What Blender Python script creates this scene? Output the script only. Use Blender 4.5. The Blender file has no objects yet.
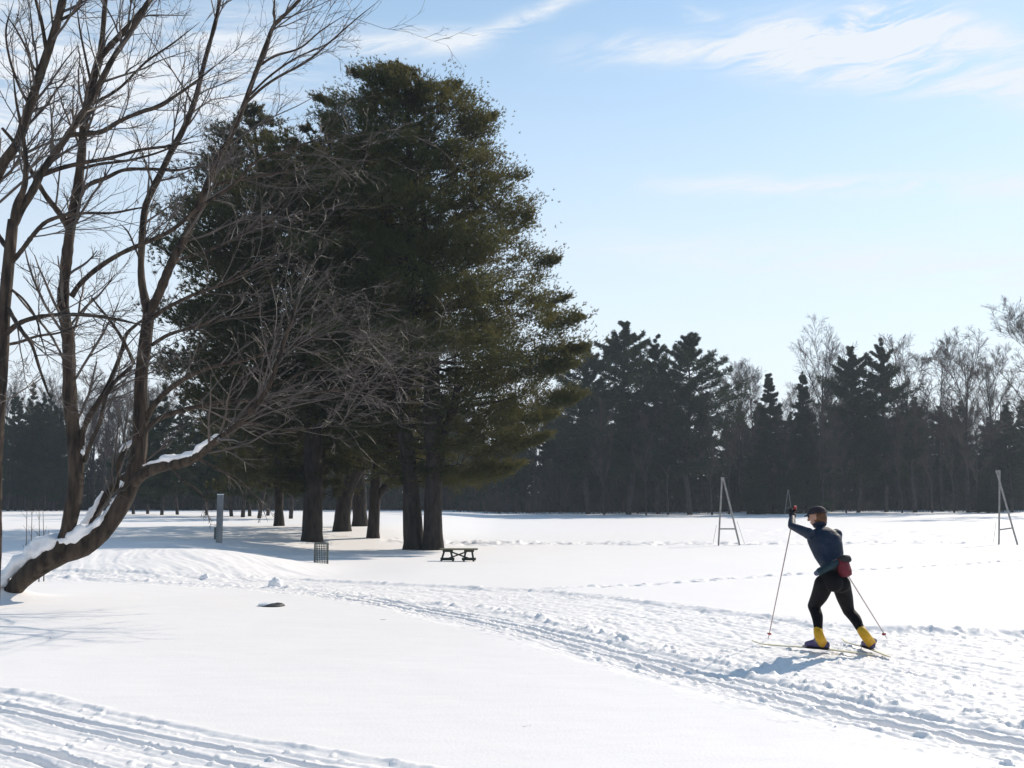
import bpy, math, random
import numpy as np
from mathutils import Vector, Matrix

# ------------------------------------------------------------------ camera, sky, sun, exposure
SC = bpy.context.scene
COL = SC.collection
F, CX, CY, HZ = 1050.0, 512.0, 384.0, 507.0
EYE = 1.65
PITCH = math.atan((HZ - CY) / F)
cd = bpy.data.cameras.new('camera'); cam = bpy.data.objects.new('camera', cd); COL.objects.link(cam)
cam.location = (0, 0, EYE); cam.rotation_euler = (math.pi / 2 + PITCH, 0, 0)
cd.sensor_width = 36.0; cd.lens = 36.0 * F / 1024.0; cd.clip_start = 0.1; cd.clip_end = 5000
SC.camera = cam
SC.view_settings.view_transform = 'Standard'; SC.view_settings.look = 'None'
SC.view_settings.gamma = 1.0; SC.view_settings.use_curve_mapping = False
SC.view_settings.exposure = 0.18
SC.cycles.use_denoising = True
SC.cycles.max_bounces = 8; SC.cycles.volume_bounces = 1; SC.cycles.transparent_max_bounces = 8
SC.cycles.sample_clamp_indirect = 6.0

SUN_AZ = math.radians(41)      # clockwise from +Y (the view direction)
SUN_EL = math.radians(34)
sd = bpy.data.lights.new('sun', 'SUN'); sd.energy = 4.3; sd.angle = math.radians(0.55); sd.color = (1.0, 0.895, 0.755)
sun = bpy.data.objects.new('sun', sd); COL.objects.link(sun)
to_sun = Vector((math.sin(SUN_AZ) * math.cos(SUN_EL), math.cos(SUN_AZ) * math.cos(SUN_EL), math.sin(SUN_EL)))
sun.rotation_euler = to_sun.to_track_quat('Z', 'Y').to_euler(); sun.location = (40, 30, 60)

def ray(px, py):
    x = (px - CX) / F; yc = (CY - py) / F
    c, s = math.cos(PITCH), math.sin(PITCH)
    return np.array([x, c - yc * s, s + yc * c])
def at(px, py, Y):
    d = ray(px, py); d = d * (Y / d[1])
    return d + np.array([0, 0, EYE])
def azel(px, py):
    d = ray(px, py)
    return math.atan2(d[0], d[1]), math.atan2(d[2], math.hypot(d[0], d[1]))

def build_world():
    w = bpy.data.worlds.new('World'); SC.world = w; w.use_nodes = True
    nt = w.node_tree; N = nt.nodes; L = nt.links; N.clear()
    out = N.new('ShaderNodeOutputWorld'); bg = N.new('ShaderNodeBackground')
    L.new(bg.outputs[0], out.inputs[0])
    sky = N.new('ShaderNodeTexSky'); sky.sky_type = 'NISHITA'; sky.sun_disc = False
    sky.sun_elevation = SUN_EL; sky.sun_rotation = SUN_AZ
    sky.altitude = 50; sky.air_density = 1.0; sky.dust_density = 0.12; sky.ozone_density = 1.2
    bg.inputs[1].default_value = 0.14
    tc = N.new('ShaderNodeTexCoord'); sp = N.new('ShaderNodeSeparateXYZ')
    L.new(tc.outputs['Generated'], sp.inputs[0])
    def m(op, a, b=None, c=None, clamp=False):
        n = N.new('ShaderNodeMath'); n.operation = op; n.use_clamp = clamp
        for i, v in enumerate((a, b, c)):
            if v is None: continue
            if isinstance(v, (int, float)): n.inputs[i].default_value = v
            else: L.new(v, n.inputs[i])
        return n.outputs[0]
    az = m('ARCTAN2', sp.outputs[0], sp.outputs[1])
    el = m('ARCSINE', sp.outputs[2])
    def noise(u, v, su, sv, detail=6, seed=0.0, rough=0.6, dist=0.0):
        cb = N.new('ShaderNodeCombineXYZ')
        L.new(m('MULTIPLY', u, su), cb.inputs[0]); L.new(m('MULTIPLY', v, sv), cb.inputs[1]); cb.inputs[2].default_value = seed
        n = N.new('ShaderNodeTexNoise'); n.inputs['Scale'].default_value = 1.0; n.inputs['Detail'].default_value = detail
        n.inputs['Roughness'].default_value = rough; n.inputs['Distortion'].default_value = dist
        L.new(cb.outputs[0], n.inputs['Vector']); return n.outputs['Fac']
    total = None
    # one warped noise of wind-drawn ice, and soft masks (two ends, half width in radians, strength) that place it
    wob = m('MULTIPLY', m('SUBTRACT', noise(az, el, 7, 16, 2, 3.7), .5), .045)
    elw = m('ADD', m('ADD', el, m('MULTIPLY', az, -.10)), wob)
    ice = noise(az, elw, 9, 55, 6, 2.3, .7, .5)
    ice = m('MULTIPLY', m('SUBTRACT', ice, .36), 2.7, None, True)
    S = [((560, 50), (900, 34), .013, .6), ((720, 44), (985, 26), .022, .95), ((840, 20), (930, 34), .022, 1.0),
         ((760, 62), (1200, 84), .017, .8), ((860, 34), (1250, 60), .016, .5), ((330, 48), (490, 38), .010, .7), ((460, 44), (590, -4), .007, .7),
         ((640, 182), (1300, 172), .010, .5), ((560, 245), (1200, 262), .02, .25),
         ((-250, 40), (330, 60), .045, .85), ((-250, 140), (260, 118), .03, .45), ((680, 12), (725, 16), .006, .4)]
    for i, (a, b, wd, st) in enumerate(S):
        A = azel(*a); B = azel(*b); cxx, cyy = (A[0] + B[0]) / 2, (A[1] + B[1]) / 2
        ang = math.atan2(B[1] - A[1], B[0] - A[0]); hl = math.hypot(B[0] - A[0], B[1] - A[1]) / 2
        ca, sa = math.cos(ang), math.sin(ang)
        du = m('SUBTRACT', az, cxx); dv = m('ADD', m('SUBTRACT', el, cyy), m('MULTIPLY', wob, .55))
        uu = m('MULTIPLY', m('ADD', m('MULTIPLY', du, ca), m('MULTIPLY', dv, sa)), 1 / hl)
        vv = m('MULTIPLY', m('SUBTRACT', m('MULTIPLY', dv, ca), m('MULTIPLY', du, sa)), 1 / wd)
        u2 = m('MULTIPLY', uu, uu)
        q = m('ADD', m('MULTIPLY', vv, vv), m('MULTIPLY', m('MULTIPLY', u2, u2), 1.4))
        t = m('MULTIPLY', m('EXPONENT', m('MULTIPLY', q, -1.0)), st)
        total = t if total is None else m('ADD', total, t)
    total = m('MULTIPLY', m('MULTIPLY', total, 1.75), ice)
    # thin veil that thickens towards the horizon
    veil = m('MULTIPLY', m('EXPONENT', m('MULTIPLY', m('MULTIPLY', el, el), -7.5)), .93)
    total = m('MINIMUM', m('ADD', total, veil), .96)
    mix = N.new('ShaderNodeMix'); mix.data_type = 'RGBA'
    L.new(total, mix.inputs['Factor'])
    hs = N.new('ShaderNodeHueSaturation'); hs.inputs['Hue'].default_value = 0.487; hs.inputs['Saturation'].default_value = 1.04; hs.inputs['Value'].default_value = 1.0
    L.new(sky.outputs[0], hs.inputs['Color']); L.new(hs.outputs[0], mix.inputs['A'])
    mix.inputs['B'].default_value = (5.4, 5.7, 6.1, 1)
    L.new(mix.outputs['Result'], bg.inputs[0])
    return w
build_world()

# ------------------------------------------------------------------ helpers
def material(name, col, rough=.8, col2=None, scale=4.0, bump=0.0, bscale=30.0, stretch=(1, 1, 1), translucent=None, spec=0.3, lo=.35, hi=.65):
    m = bpy.data.materials.new(name); m.use_nodes = True
    nt = m.node_tree; N = nt.nodes; L = nt.links
    b = N['Principled BSDF']; b.inputs['Roughness'].default_value = rough
    b.inputs['Specular IOR Level'].default_value = spec
    b.inputs['Base Color'].default_value = (*col, 1)
    tc = N.new('ShaderNodeTexCoord'); mp = N.new('ShaderNodeMapping'); mp.inputs['Scale'].default_value = stretch
    L.new(tc.outputs['Object'], mp.inputs[0])
    src = None
    if col2 is not None:
        n = N.new('ShaderNodeTexNoise'); n.inputs['Scale'].default_value = scale; n.inputs['Detail'].default_value = 5
        L.new(mp.outputs[0], n.inputs['Vector'])
        r = N.new('ShaderNodeValToRGB'); r.color_ramp.elements[0].color = (*col, 1); r.color_ramp.elements[1].color = (*col2, 1)
        r.color_ramp.elements[0].position = lo; r.color_ramp.elements[1].position = hi
        L.new(n.outputs['Fac'], r.inputs[0]); L.new(r.outputs[0], b.inputs['Base Color']); src = r.outputs[0]
    if bump:
        n = N.new('ShaderNodeTexNoise'); n.inputs['Scale'].default_value = bscale; n.inputs['Detail'].default_value = 6
        L.new(mp.outputs[0], n.inputs['Vector'])
        bp = N.new('ShaderNodeBump'); bp.inputs['Strength'].default_value = bump; bp.inputs['Distance'].default_value = 0.02
        L.new(n.outputs['Fac'], bp.inputs['Height']); L.new(bp.outputs[0], b.inputs['Normal'])
    if translucent:
        t = N.new('ShaderNodeBsdfTranslucent'); t.inputs[0].default_value = (*translucent[0], 1)
        d = N.new('ShaderNodeMixShader'); d.inputs[0].default_value = translucent[1]
        o = N['Material Output']
        L.new(b.outputs[0], d.inputs[1]); L.new(t.outputs[0], d.inputs[2]); L.new(d.outputs[0], o.inputs[0])
    return m

def new_mesh(name, V, faces, smooth=False, mats=None, fmat=None):
    """V (n,3); faces = list of (m,k) int arrays"""
    me = bpy.data.meshes.new(name)
    V = np.asarray(V, dtype=np.float32)
    faces = [np.asarray(f, dtype=np.int32) for f in faces if len(f)]
    nl = sum(f.size for f in faces); nf = sum(len(f) for f in faces)
    me.vertices.add(len(V)); me.vertices.foreach_set('co', V.ravel())
    me.loops.add(nl); me.loops.foreach_set('vertex_index', np.concatenate([f.ravel() for f in faces]))
    me.polygons.add(nf)
    tot = np.concatenate([np.full(len(f), f.shape[1], np.int32) for f in faces])
    st = np.concatenate([[0], np.cumsum(tot)[:-1]]).astype(np.int32)
    me.polygons.foreach_set('loop_start', st)
    try: me.polygons.foreach_set('loop_total', tot)
    except Exception: pass
    me.polygons.foreach_set('use_smooth', np.full(nf, smooth, dtype=bool))
    if fmat is not None: me.polygons.foreach_set('material_index', np.asarray(fmat, np.int32))
    me.update(calc_edges=True); me.validate()
    return me

class Acc:
    """collects vertices and faces for one mesh"""
    def __init__(s): s.V = []; s.Q = []; s.T = []; s.n = 0
    def add(s, V, Q=None, T=None):
        V = np.asarray(V, float).reshape(-1, 3)
        if Q is not None and len(Q): s.Q.append(np.asarray(Q, int).reshape(-1, 4) + s.n)
        if T is not None and len(T): s.T.append(np.asarray(T, int).reshape(-1, 3) + s.n)
        s.V.append(V); s.n += len(V)
    def mesh(s, name, off=None, smooth=True):
        V = np.concatenate(s.V)
        if off is not None: V = V - np.asarray(off, float)
        f = []
        if s.Q: f.append(np.concatenate(s.Q))
        if s.T: f.append(np.concatenate(s.T))
        return new_mesh(name, V, f, smooth)

def tag(o, label=None, cat=None, group=None, kind=None):
    if label: o['label'] = label
    if cat: o['category'] = cat
    if group: o['group'] = group
    if kind: o['kind'] = kind
    return o
def thing(name, label, cat, loc=(0, 0, 0), rz=0.0, group=None):
    o = bpy.data.objects.new(name, None); COL.objects.link(o)
    o.location = [float(v) for v in loc]; o.rotation_euler = (0, 0, rz); o.empty_display_size = .2
    return tag(o, label, cat, group)
def link(name, me, m, parent=None, label=None):
    o = bpy.data.objects.new(name, me); COL.objects.link(o)
    if m is not None:
        for mm in (m if isinstance(m, (list, tuple)) else [m]): me.materials.append(mm)
    if parent is not None: o.parent = parent
    if label: o['label'] = label
    return o
def wpart(name, acc, m, parent, smooth=True, label=None):
    """a part whose vertices were collected in world coordinates"""
    off = np.zeros(3); p = parent
    while p is not None: off = off + np.array(p.location); p = p.parent
    return link(name, acc.mesh(name, off, smooth), m, parent, label)

# ---- tubes, all of the same number of points, in one go
def norm(a): return a / np.maximum(np.linalg.norm(a, axis=-1, keepdims=True), 1e-9)
def tubes(acc, P, R, n=4, cap=True):
    P = np.asarray(P, float); R = np.asarray(R, float)
    if P.ndim == 2: P = P[None]; R = R[None]
    N, K, _ = P.shape
    T = np.empty_like(P); T[:, 1:-1] = P[:, 2:] - P[:, :-2]; T[:, 0] = P[:, 1] - P[:, 0]; T[:, -1] = P[:, -1] - P[:, -2]
    T = norm(T)
    ref = np.where(np.abs(T[:, 0, 2:3]) > .9, np.array([[1., 0, 0]]), np.array([[0, 0, 1.]]))
    U = np.empty_like(P); u = norm(np.cross(T[:, 0], ref)); U[:, 0] = u
    for k in range(1, K):
        u = norm(u - T[:, k] * np.sum(u * T[:, k], -1, keepdims=True)); U[:, k] = u
    W = np.cross(T, U)
    a = np.arange(n) * 2 * np.pi / n
    ring = P[:, :, None] + R[:, :, None, None] * (np.cos(a)[None, None, :, None] * U[:, :, None] + np.sin(a)[None, None, :, None] * W[:, :, None])
    V = ring.reshape(-1, 3)
    base = (np.arange(N) * K * n)[:, None, None]
    kk = np.arange(K - 1)[None, :, None] * n; j = np.arange(n)[None, None, :]; j2 = (j + 1) % n
    Q = np.stack([base + kk + j, base + kk + j2, base + kk + n + j2, base + kk + n + j], -1).reshape(-1, 4)
    acc.add(V, Q)
    if cap and n >= 5:
        for i in range(N):
            for e, k in ((0, 0), (1, K - 1)):
                c = P[i, k]; rr = ring[i, k]
                idx = np.arange(n); T_ = np.stack([np.full(n, n), idx if e else (idx + 1) % n, (idx + 1) % n if e else idx], -1)
                acc.add(np.vstack([rr, c]), None, T_)
def resample(P, R, K):
    P = np.asarray(P, float); R = np.asarray(R, float)
    # smooth (Catmull-Rom) then even arc length
    if len(P) > 2:
        pp = np.vstack([2 * P[0] - P[1], P, 2 * P[-1] - P[-2]]); o = []; r = []
        for i in range(1, len(pp) - 2):
            for t in np.linspace(0, 1, 8, endpoint=False):
                a, b, c, d = pp[i - 1:i + 3]
                o.append(.5 * ((2 * b) + (c - a) * t + (2 * a - 5 * b + 4 * c - d) * t * t + (3 * b - a - 3 * c + d) * t ** 3)); r.append(R[i - 1] * (1 - t) + R[i] * t)
        o.append(P[-1]); r.append(R[-1]); P = np.array(o); R = np.array(r)
    s = np.concatenate([[0], np.cumsum(np.linalg.norm(np.diff(P, axis=0), axis=1))])
    q = np.linspace(0, s[-1], K)
    return np.stack([np.interp(q, s, P[:, i]) for i in range(3)], 1), np.interp(q, s, R)
def spawn(rng, P, R, per, t0, t1, l0, l1, spread, bias=(0, 0, 0), K=5, rf=.6, wander=.12, relative=True, taper=.35, tip=None, flat=1.0, lift=0.0, rmin=.0, edge=1.0):
    """children of the (N,K,3) polylines P: (M,K,3), (M,K)"""
    N, K0, _ = P.shape
    idx = np.repeat(np.arange(N), per); M = len(idx)
    t = t0 + (t1 - t0) * rng.random(M) ** edge
    f = t * (K0 - 1); k = np.minimum(f.astype(int), K0 - 2); fr = (f - k)[:, None]
    A = P[idx, k]; B = P[idx, k + 1]; pos = A * (1 - fr) + B * fr
    rad = R[idx, k] * (1 - fr[:, 0]) + R[idx, k + 1] * fr[:, 0]
    d = norm(B - A); rv = rng.normal(size=(M, 3)); rv[:, 2] *= flat
    perp = norm(rv - d * np.sum(rv * d, -1, keepdims=True))
    sp = spread * (0.6 + .8 * rng.random(M))[:, None]
    dr = norm(d * np.cos(sp) + perp * np.sin(sp) + np.asarray(bias))
    plen = np.linalg.norm(np.diff(P, axis=1), axis=2).sum(1)[idx] if relative else np.ones(M)
    ln = plen * (l0 + (l1 - l0) * rng.random(M)) * (1.0 - .45 * t if relative else 1.0)
    out = np.empty((M, K, 3)); out[:, 0] = pos; step = ln / (K - 1); dd = dr
    for i in range(1, K):
        dd = norm(dd + rng.normal(size=(M, 3)) * wander + np.array([0, 0, lift]))
        out[:, i] = out[:, i - 1] + dd * step[:, None]
    r0 = np.maximum(rad * rf, rmin)
    Rr = r0[:, None] * np.linspace(1, taper, K)[None]
    return out, Rr

# ---- value noise
def _h(ix, iy, seed):
    h = (ix.astype(np.int64) * 374761393 + iy.astype(np.int64) * 668265263 + seed * 974634777) & 0xFFFFFFFF
    h = ((h ^ (h >> 13)) * 1274126177) & 0xFFFFFFFF
    return ((h ^ (h >> 16)) & 0xFFFF) / 65535.0
def vn(x, y, seed=0):
    xi = np.floor(x); yi = np.floor(y); fx = x - xi; fy = y - yi
    fx = fx * fx * fx * (fx * (fx * 6 - 15) + 10); fy = fy * fy * fy * (fy * (fy * 6 - 15) + 10)
    a = _h(xi, yi, seed); b = _h(xi + 1, yi, seed); c = _h(xi, yi + 1, seed); d = _h(xi + 1, yi + 1, seed)
    return (a + (b - a) * fx) * (1 - fy) + (c + (d - c) * fx) * fy - .5
def fbm(x, y, o=4, seed=0, g=.5):
    s = 0; a = 1.0
    for i in range(o):
        s = s + a * vn(x * 2 ** i + i * 17.3, y * 2 ** i - i * 9.1, seed + i); a *= g
    return s
def sstep(a, b, x):
    t = np.clip((x - a) / (b - a), 0, 1); return t * t * (3 - 2 * t)

# ------------------------------------------------------------------ the ground
PY = np.array([-200, 16, 25, 35, 47, 60, 90, 130, 170, 200, 260, 400, 900.])
PZ = np.array([0, 0, -.12, -.30, -.42, -.45, -.30, .05, .40, .82, 1.3, 2.2, 5.0])
def _smooth_tab():
    ys = np.linspace(-200, 900, 4401); z = np.interp(ys, PY, PZ)
    k = np.hanning(25); k /= k.sum()
    zp = np.pad(z, 12, mode='edge'); return ys, np.convolve(zp, k, 'valid')
_TY, _TZ = _smooth_tab()
def gz(x, y):
    x = np.asarray(x, float); y = np.asarray(y, float)
    z = np.interp(y, _TY, _TZ)
    left = sstep(-1, -10, x)
    z = z + left * np.interp(y, [52, 68, 100, 150, 200, 300], [0, .72, .75, .45, .2, .1])
    # snow bank beside the trail on the left
    yb = y + .12 * (x + 8)
    wl = sstep(-8.5, -14.0, x)
    m = sstep(24.0, 33.0, yb) * (1 - (1 - wl) * sstep(33.4, 40.0, yb) - wl * sstep(44.0, 68.0, y))
    z = z + .62 * sstep(-5.0, -10.2, x) * m - .10 * sstep(-2.5, -5.0, x) * (1 - sstep(-5.0, -8.0, x)) * m
    # snow drifted against the foot of the leaning tree
    z = z + .34 * np.exp(-((x + 9.95) / .75) ** 2 - ((y - 20.15) / .5) ** 2)
    # slight rise at the right back of the field
    z = z + .35 * sstep(25, 60, x) * sstep(90, 150, y)
    return z
def hit(px, py, y0=5.0, y1=320.0):
    d = ray(px, py); ys = np.exp(np.linspace(math.log(y0), math.log(y1), 6000))
    pz = EYE + d[2] / d[1] * ys; px_ = d[0] / d[1] * ys
    below = pz <= gz(px_, ys)
    i = int(np.argmax(below)) if below.any() else len(ys) - 1
    return np.array([px_[i], ys[i], float(gz(px_[i], ys[i]))])

def poly(pts):
    P = np.array([hit(*p)[:2] for p in pts])
    P3, _ = resample(np.c_[P, np.zeros(len(P))], np.ones(len(P)), 22)
    return P3[:, :2]
def dist_poly(x, y, P):
    """signed distance and arc length"""
    best = np.full(x.shape, 1e9); sd_ = np.full(x.shape, 1e9); arc = np.zeros(x.shape); s0 = 0.0
    for a, b in zip(P[:-1], P[1:]):
        d = b - a; l = math.hypot(*d); d = d / l
        rx = x - a[0]; ry = y - a[1]
        t = np.clip(rx * d[0] + ry * d[1], 0, l)
        qx = rx - t * d[0]; qy = ry - t * d[1]; dd = qx * qx + qy * qy
        c = d[0] * ry - d[1] * rx
        k = dd < best
        best = np.where(k, dd, best); sd_ = np.where(k, np.sign(c) * np.sqrt(dd), sd_); arc = np.where(k, s0 + t, arc); s0 += l
    return sd_, arc

LANE_UP = poly([(60, 569), (200, 574), (290, 577), (400, 583), (520, 588), (560, 591), (640, 600), (740, 612), (860, 627), (1024, 632), (1250, 640)])
RIDGE = poly([(40, 574), (95, 577), (200, 583), (271, 586), (334, 590), (392, 598), (470, 603), (540, 616), (640, 641), (760, 668), (860, 692), (931, 705), (1024, 718), (1200, 745)])
LANE_LO = poly([(40, 580), (150, 584), (280, 592), (370, 603), (430, 616), (520, 637), (620, 664), (700, 685), (800, 711), (900, 735), (1024, 762), (1100, 780)])
GROOVE = poly([(300, 592), (380, 602), (440, 612), (520, 629), (620, 656), (700, 676), (800, 701), (900, 724), (1024, 748), (1150, 775)])
NEAR_EDGE = poly([(-160, 665), (0, 688), (55, 697), (110, 712), (165, 723), (240, 738), (330, 752), (420, 767), (560, 792)])
NEAR_GR = [poly(p) for p in ([(-160, 678), (0, 703), (110, 727), (240, 752), (300, 764), (420, 790)],
                             [(-160, 685), (0, 711), (100, 735), (220, 761), (300, 780)],
                             [(-160, 712), (0, 742), (60, 757), (140, 780)], [(-160, 721), (0, 752), (60, 769), (140, 795)])]
STRIP = poly([(430, 542), (560, 543), (720, 543.5), (860, 542.5), (1024, 542), (1200, 541)])
STEPS = poly([(560, 588), (640, 585), (700, 580), (780, 575), (900, 568), (1024, 560), (1150, 552)])

def relief(x, y):
    """everything the trail, the skis and the wind left in the snow"""
    h = .035 * fbm(x / 5.0, y / 7.0, 3, 3) + .007 * fbm(x / .9, y / .6, 3, 11) + .0035 * fbm((x + .4 * y) / .5, (y - .3 * x) / .16, 3, 13)
    near = y < 95
    xs, ys = x[near], y[near]; r = np.zeros(xs.shape)
    up, a_up = dist_poly(xs, ys, LANE_UP); lo, a_lo = dist_poly(xs, ys, LANE_LO)
    rd, a_rd = dist_poly(xs, ys, RIDGE); gr, a_gr = dist_poly(xs, ys, GROOVE)
    wob = .22 * fbm(xs / .8, ys / .8, 3, 5)
    # all polylines run left to right: positive side = farther away
    inside = sstep(.25, -.25, up + wob) * sstep(-.3, .2, lo + wob)
    # trodden surface: fine scuffs stretched along the trail, small clods
    r -= .05 * inside
    r += inside * (.019 * fbm(a_rd / 1.3, rd / .085, 3, 21, .6) + .018 * fbm(xs / .11, ys / .11, 3, 31, .7) + .007 * fbm(xs / .7, ys / .5, 2, 33))
    hb = np.maximum(0, 1 - np.abs(((a_rd * .55 + rd * 1.1 + .7 * vn(xs / .7, ys / .7, 8)) % 1.0) - .5) / .09)   # skating marks
    r -= inside * sstep(-.2, 1.2, rd) * .022 * hb * sstep(-.1, .15, vn(xs / 1.1, ys / 1.1, 40))
    clod = np.maximum(0, vn(xs / .085, ys / .085, 51) + .5 * vn(xs / .035, ys / .035, 52) - .30)
    dens = sstep(0.0, .3, vn(xs / 1.4, ys / 1.0, 53) + .12)
    r += inside * dens * np.minimum(clod * .17, .017)
    for off, ph_ in ((1.0, .0), (2.1, .4), (2.9, .15)):
        q = (a_rd + 1.3 * ph_) % 1.9 - .95
        r -= inside * .05 * np.exp(-((q) ** 2 + (rd - off - .3 * vn(np.floor((a_rd + 1.3 * ph_) / 1.9), 0 * rd, 44)) ** 2) / .0012)
    # ridges of pushed-up snow
    for dd, w, hh, sd_ in ((up, .13, .034, 61), (rd, .18, .042, 71), (lo, .14, .014, 81)):
        lump = .5 + 1.3 * np.maximum(0, fbm(xs / .25, ys / .25, 4, sd_, .6) + .12)
        r += hh * np.exp(-((dd + .5 * wob) / w) ** 2) * lump
    cl2 = np.maximum(0, vn(xs / .11, ys / .11, 91) + .5 * vn(xs / .045, ys / .045, 92) - .26)
    for dd, w, k in ((rd, .40, .17), (lo, .35, .07), (up, .22, .07)):
        r += np.exp(-(dd / w) ** 2) * np.minimum(cl2 * k, .035)
    # long edge at the right of the far side of the lane
    r += .03 * sstep(860, 900, CX + F * xs / np.maximum(ys, 1)) * np.exp(-((up - .12) / .22) ** 2)
    # the two grooves of the set track
    for off, dep in ((0.0, .065), (.27, .055), (-.34, .022), (.52, .025)):
        g = gr - off + .012 * vn(a_gr / .8, off * 9 + 0 * a_gr, 15)
        r -= dep * np.exp(-(g / .045) ** 4) * sstep(0, 2, a_gr)
        r += dep * .45 * np.exp(-((np.abs(g) - .085) / .035) ** 2) * (.6 + .8 * vn(xs / .3, ys / .3, 16))
    # the near trail in the lower left corner
    ne, a_ne = dist_poly(xs, ys, NEAR_EDGE)
    ins = sstep(.05, -.1, ne + .3 * wob)
    r -= .016 * ins
    r += ins * (.013 * fbm(a_ne / 1.6, ne / .055, 3, 25, .6) + .008 * fbm(xs / .10, ys / .10, 3, 35, .6) + np.minimum(.20 * np.maximum(0, vn(xs / .075, ys / .075, 57) + .4 * vn(xs / .03, ys / .03, 58) - .36), .014))
    r += .018 * np.exp(-((ne + .2 * wob) / .04) ** 2) * (.3 + 1.8 * np.maximum(0, fbm(xs / .16, ys / .16, 3, 66) + .1))
    for P in NEAR_GR:
        g, a = dist_poly(xs, ys, P); g = g + .008 * vn(a / .6, 0 * a, 17)
        r -= .034 * np.exp(-(g / .033) ** 4)
        r += .013 * np.exp(-((np.abs(g) - .06) / .022) ** 2) * (.6 + .8 * vn(xs / .25, ys / .25, 18))
    # old trail across the field and a line of footprints
    s, a = dist_poly(xs, ys, STRIP)
    ms = np.exp(-(s / 2.6) ** 4)
    r += ms * (.26 * fbm(a / 2.0, s / .6, 3, 27) + .22 * fbm(xs / .5, ys / .7, 3, 28) - .06) + .05 * np.exp(-((np.abs(s) - 2.3) / .3) ** 2)
    s, a = dist_poly(xs, ys, STEPS)
    ph = (a / .42) % 1.0
    st = np.exp(-((ph - .5) / .2) ** 2) * np.exp(-((s - .10 * np.sign(((a / .84) % 1.0) - .5)) / .11) ** 2)
    r += -.11 * st + .05 * np.exp(-((s) / .3) ** 2) * np.maximum(0, fbm(xs / .25, ys / .25, 3, 95) + .1) * 2
    # ski lines running down the snow bank
    bank = sstep(.5, -2.5, xs + 4.6) * np.exp(-((ys - 29.5) / 4.2) ** 4)
    r += bank * (.035 * fbm((xs + ys * .55 + 1.5 * vn(xs / 2.5, ys / 2.5, 41)) / .38, (ys - xs * .2) / 4.0, 4, 97, .6) + .03 * fbm(xs / .5, ys / .6, 3, 98))
    # trodden snow at the right back
    tr = sstep(12, 24, xs) * sstep(62, 70, ys)
    r += tr * (.20 * fbm(xs / 3.0, ys / 1.6, 3, 99) + .12 * fbm(xs / .9, ys / .9, 2, 100))
    h[near] += r
    return h

def build_ground():
    ys = np.concatenate([np.linspace(-80, 2, 22), np.linspace(3, 6.0, 14)[:-1],
                         np.exp(np.linspace(math.log(6.0), math.log(62.0), 1050)), np.exp(np.linspace(math.log(62.6), math.log(330), 120)), [400, 500, 620]])
    nin = 820
    u = np.linspace(-1, 1, nin)
    e = np.array([1.02, 1.06, 1.12, 1.25, 1.5, 2.0, 3, 5, 9, 400])
    rows = []
    for y in ys:
        hw = .53 * max(y, 3) + 1.6
        if y > 60: hw = .53 * 60 + 1.6 + (y - 60) * .56
        lim = 720
        out = hw * e; out = np.minimum(out, lim * (1 + .001 * np.arange(len(e))))
        rows.append(np.concatenate([-out[::-1], u * hw, out]))
    X = np.array(rows); Y = np.repeat(ys[:, None], X.shape[1], 1)
    x = X.ravel(); y = Y.ravel(); Z = gz(x, y)
    inner = (y > 3) & (np.abs(x) < .62 * np.maximum(y, 3) + 4)
    rr = relief(x[inner], y[inner]); Z[inner] += rr
    R, C = X.shape
    i = np.arange(R - 1)[:, None] * C + np.arange(C - 1)[None]
    Q = np.stack([i, i + 1, i + C + 1, i + C], -1).reshape(-1, 4)
    me = new_mesh('snow_field', np.c_[x, y, Z], [Q], True)
    m = bpy.data.materials.new('snow'); m.use_nodes = True; nt = m.node_tree; N = nt.nodes; L = nt.links
    b = N['Principled BSDF']; b.inputs['Base Color'].default_value = (.87, .865, .88, 1); b.inputs['Roughness'].default_value = .55
    b.inputs['Specular IOR Level'].default_value = .15
    tc = N.new('ShaderNodeTexCoord')
    n = N.new('ShaderNodeTexNoise'); n.inputs['Scale'].default_value = 38; n.inputs['Detail'].default_value = 4
    L.new(tc.outputs['Object'], n.inputs['Vector'])
    bp = N.new('ShaderNodeBump'); bp.inputs['Strength'].default_value = .25; bp.inputs['Distance'].default_value = .012
    L.new(n.outputs['Fac'], bp.inputs['Height']); L.new(bp.outputs[0], b.inputs['Normal'])
    n2 = N.new('ShaderNodeTexNoise'); n2.inputs['Scale'].default_value = .6; n2.inputs['Detail'].default_value = 5
    L.new(tc.outputs['Object'], n2.inputs['Vector'])
    r = N.new('ShaderNodeValToRGB'); r.color_ramp.elements[0].color = (.855, .825, .81, 1); r.color_ramp.elements[1].color = (.895, .866, .852, 1)
    L.new(n2.outputs['Fac'], r.inputs[0]); L.new(r.outputs[0], b.inputs['Base Color'])
    o = link('ground', me, m); tag(o, 'wide snow field with groomed ski trail, grooves and footprints', None, None, 'structure')
    return m
M_SNOW = build_ground()
M_CAP = material('settled_snow', (.85, .85, .87), .6, (.89, .885, .9), 3.0, .3, 25)
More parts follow.
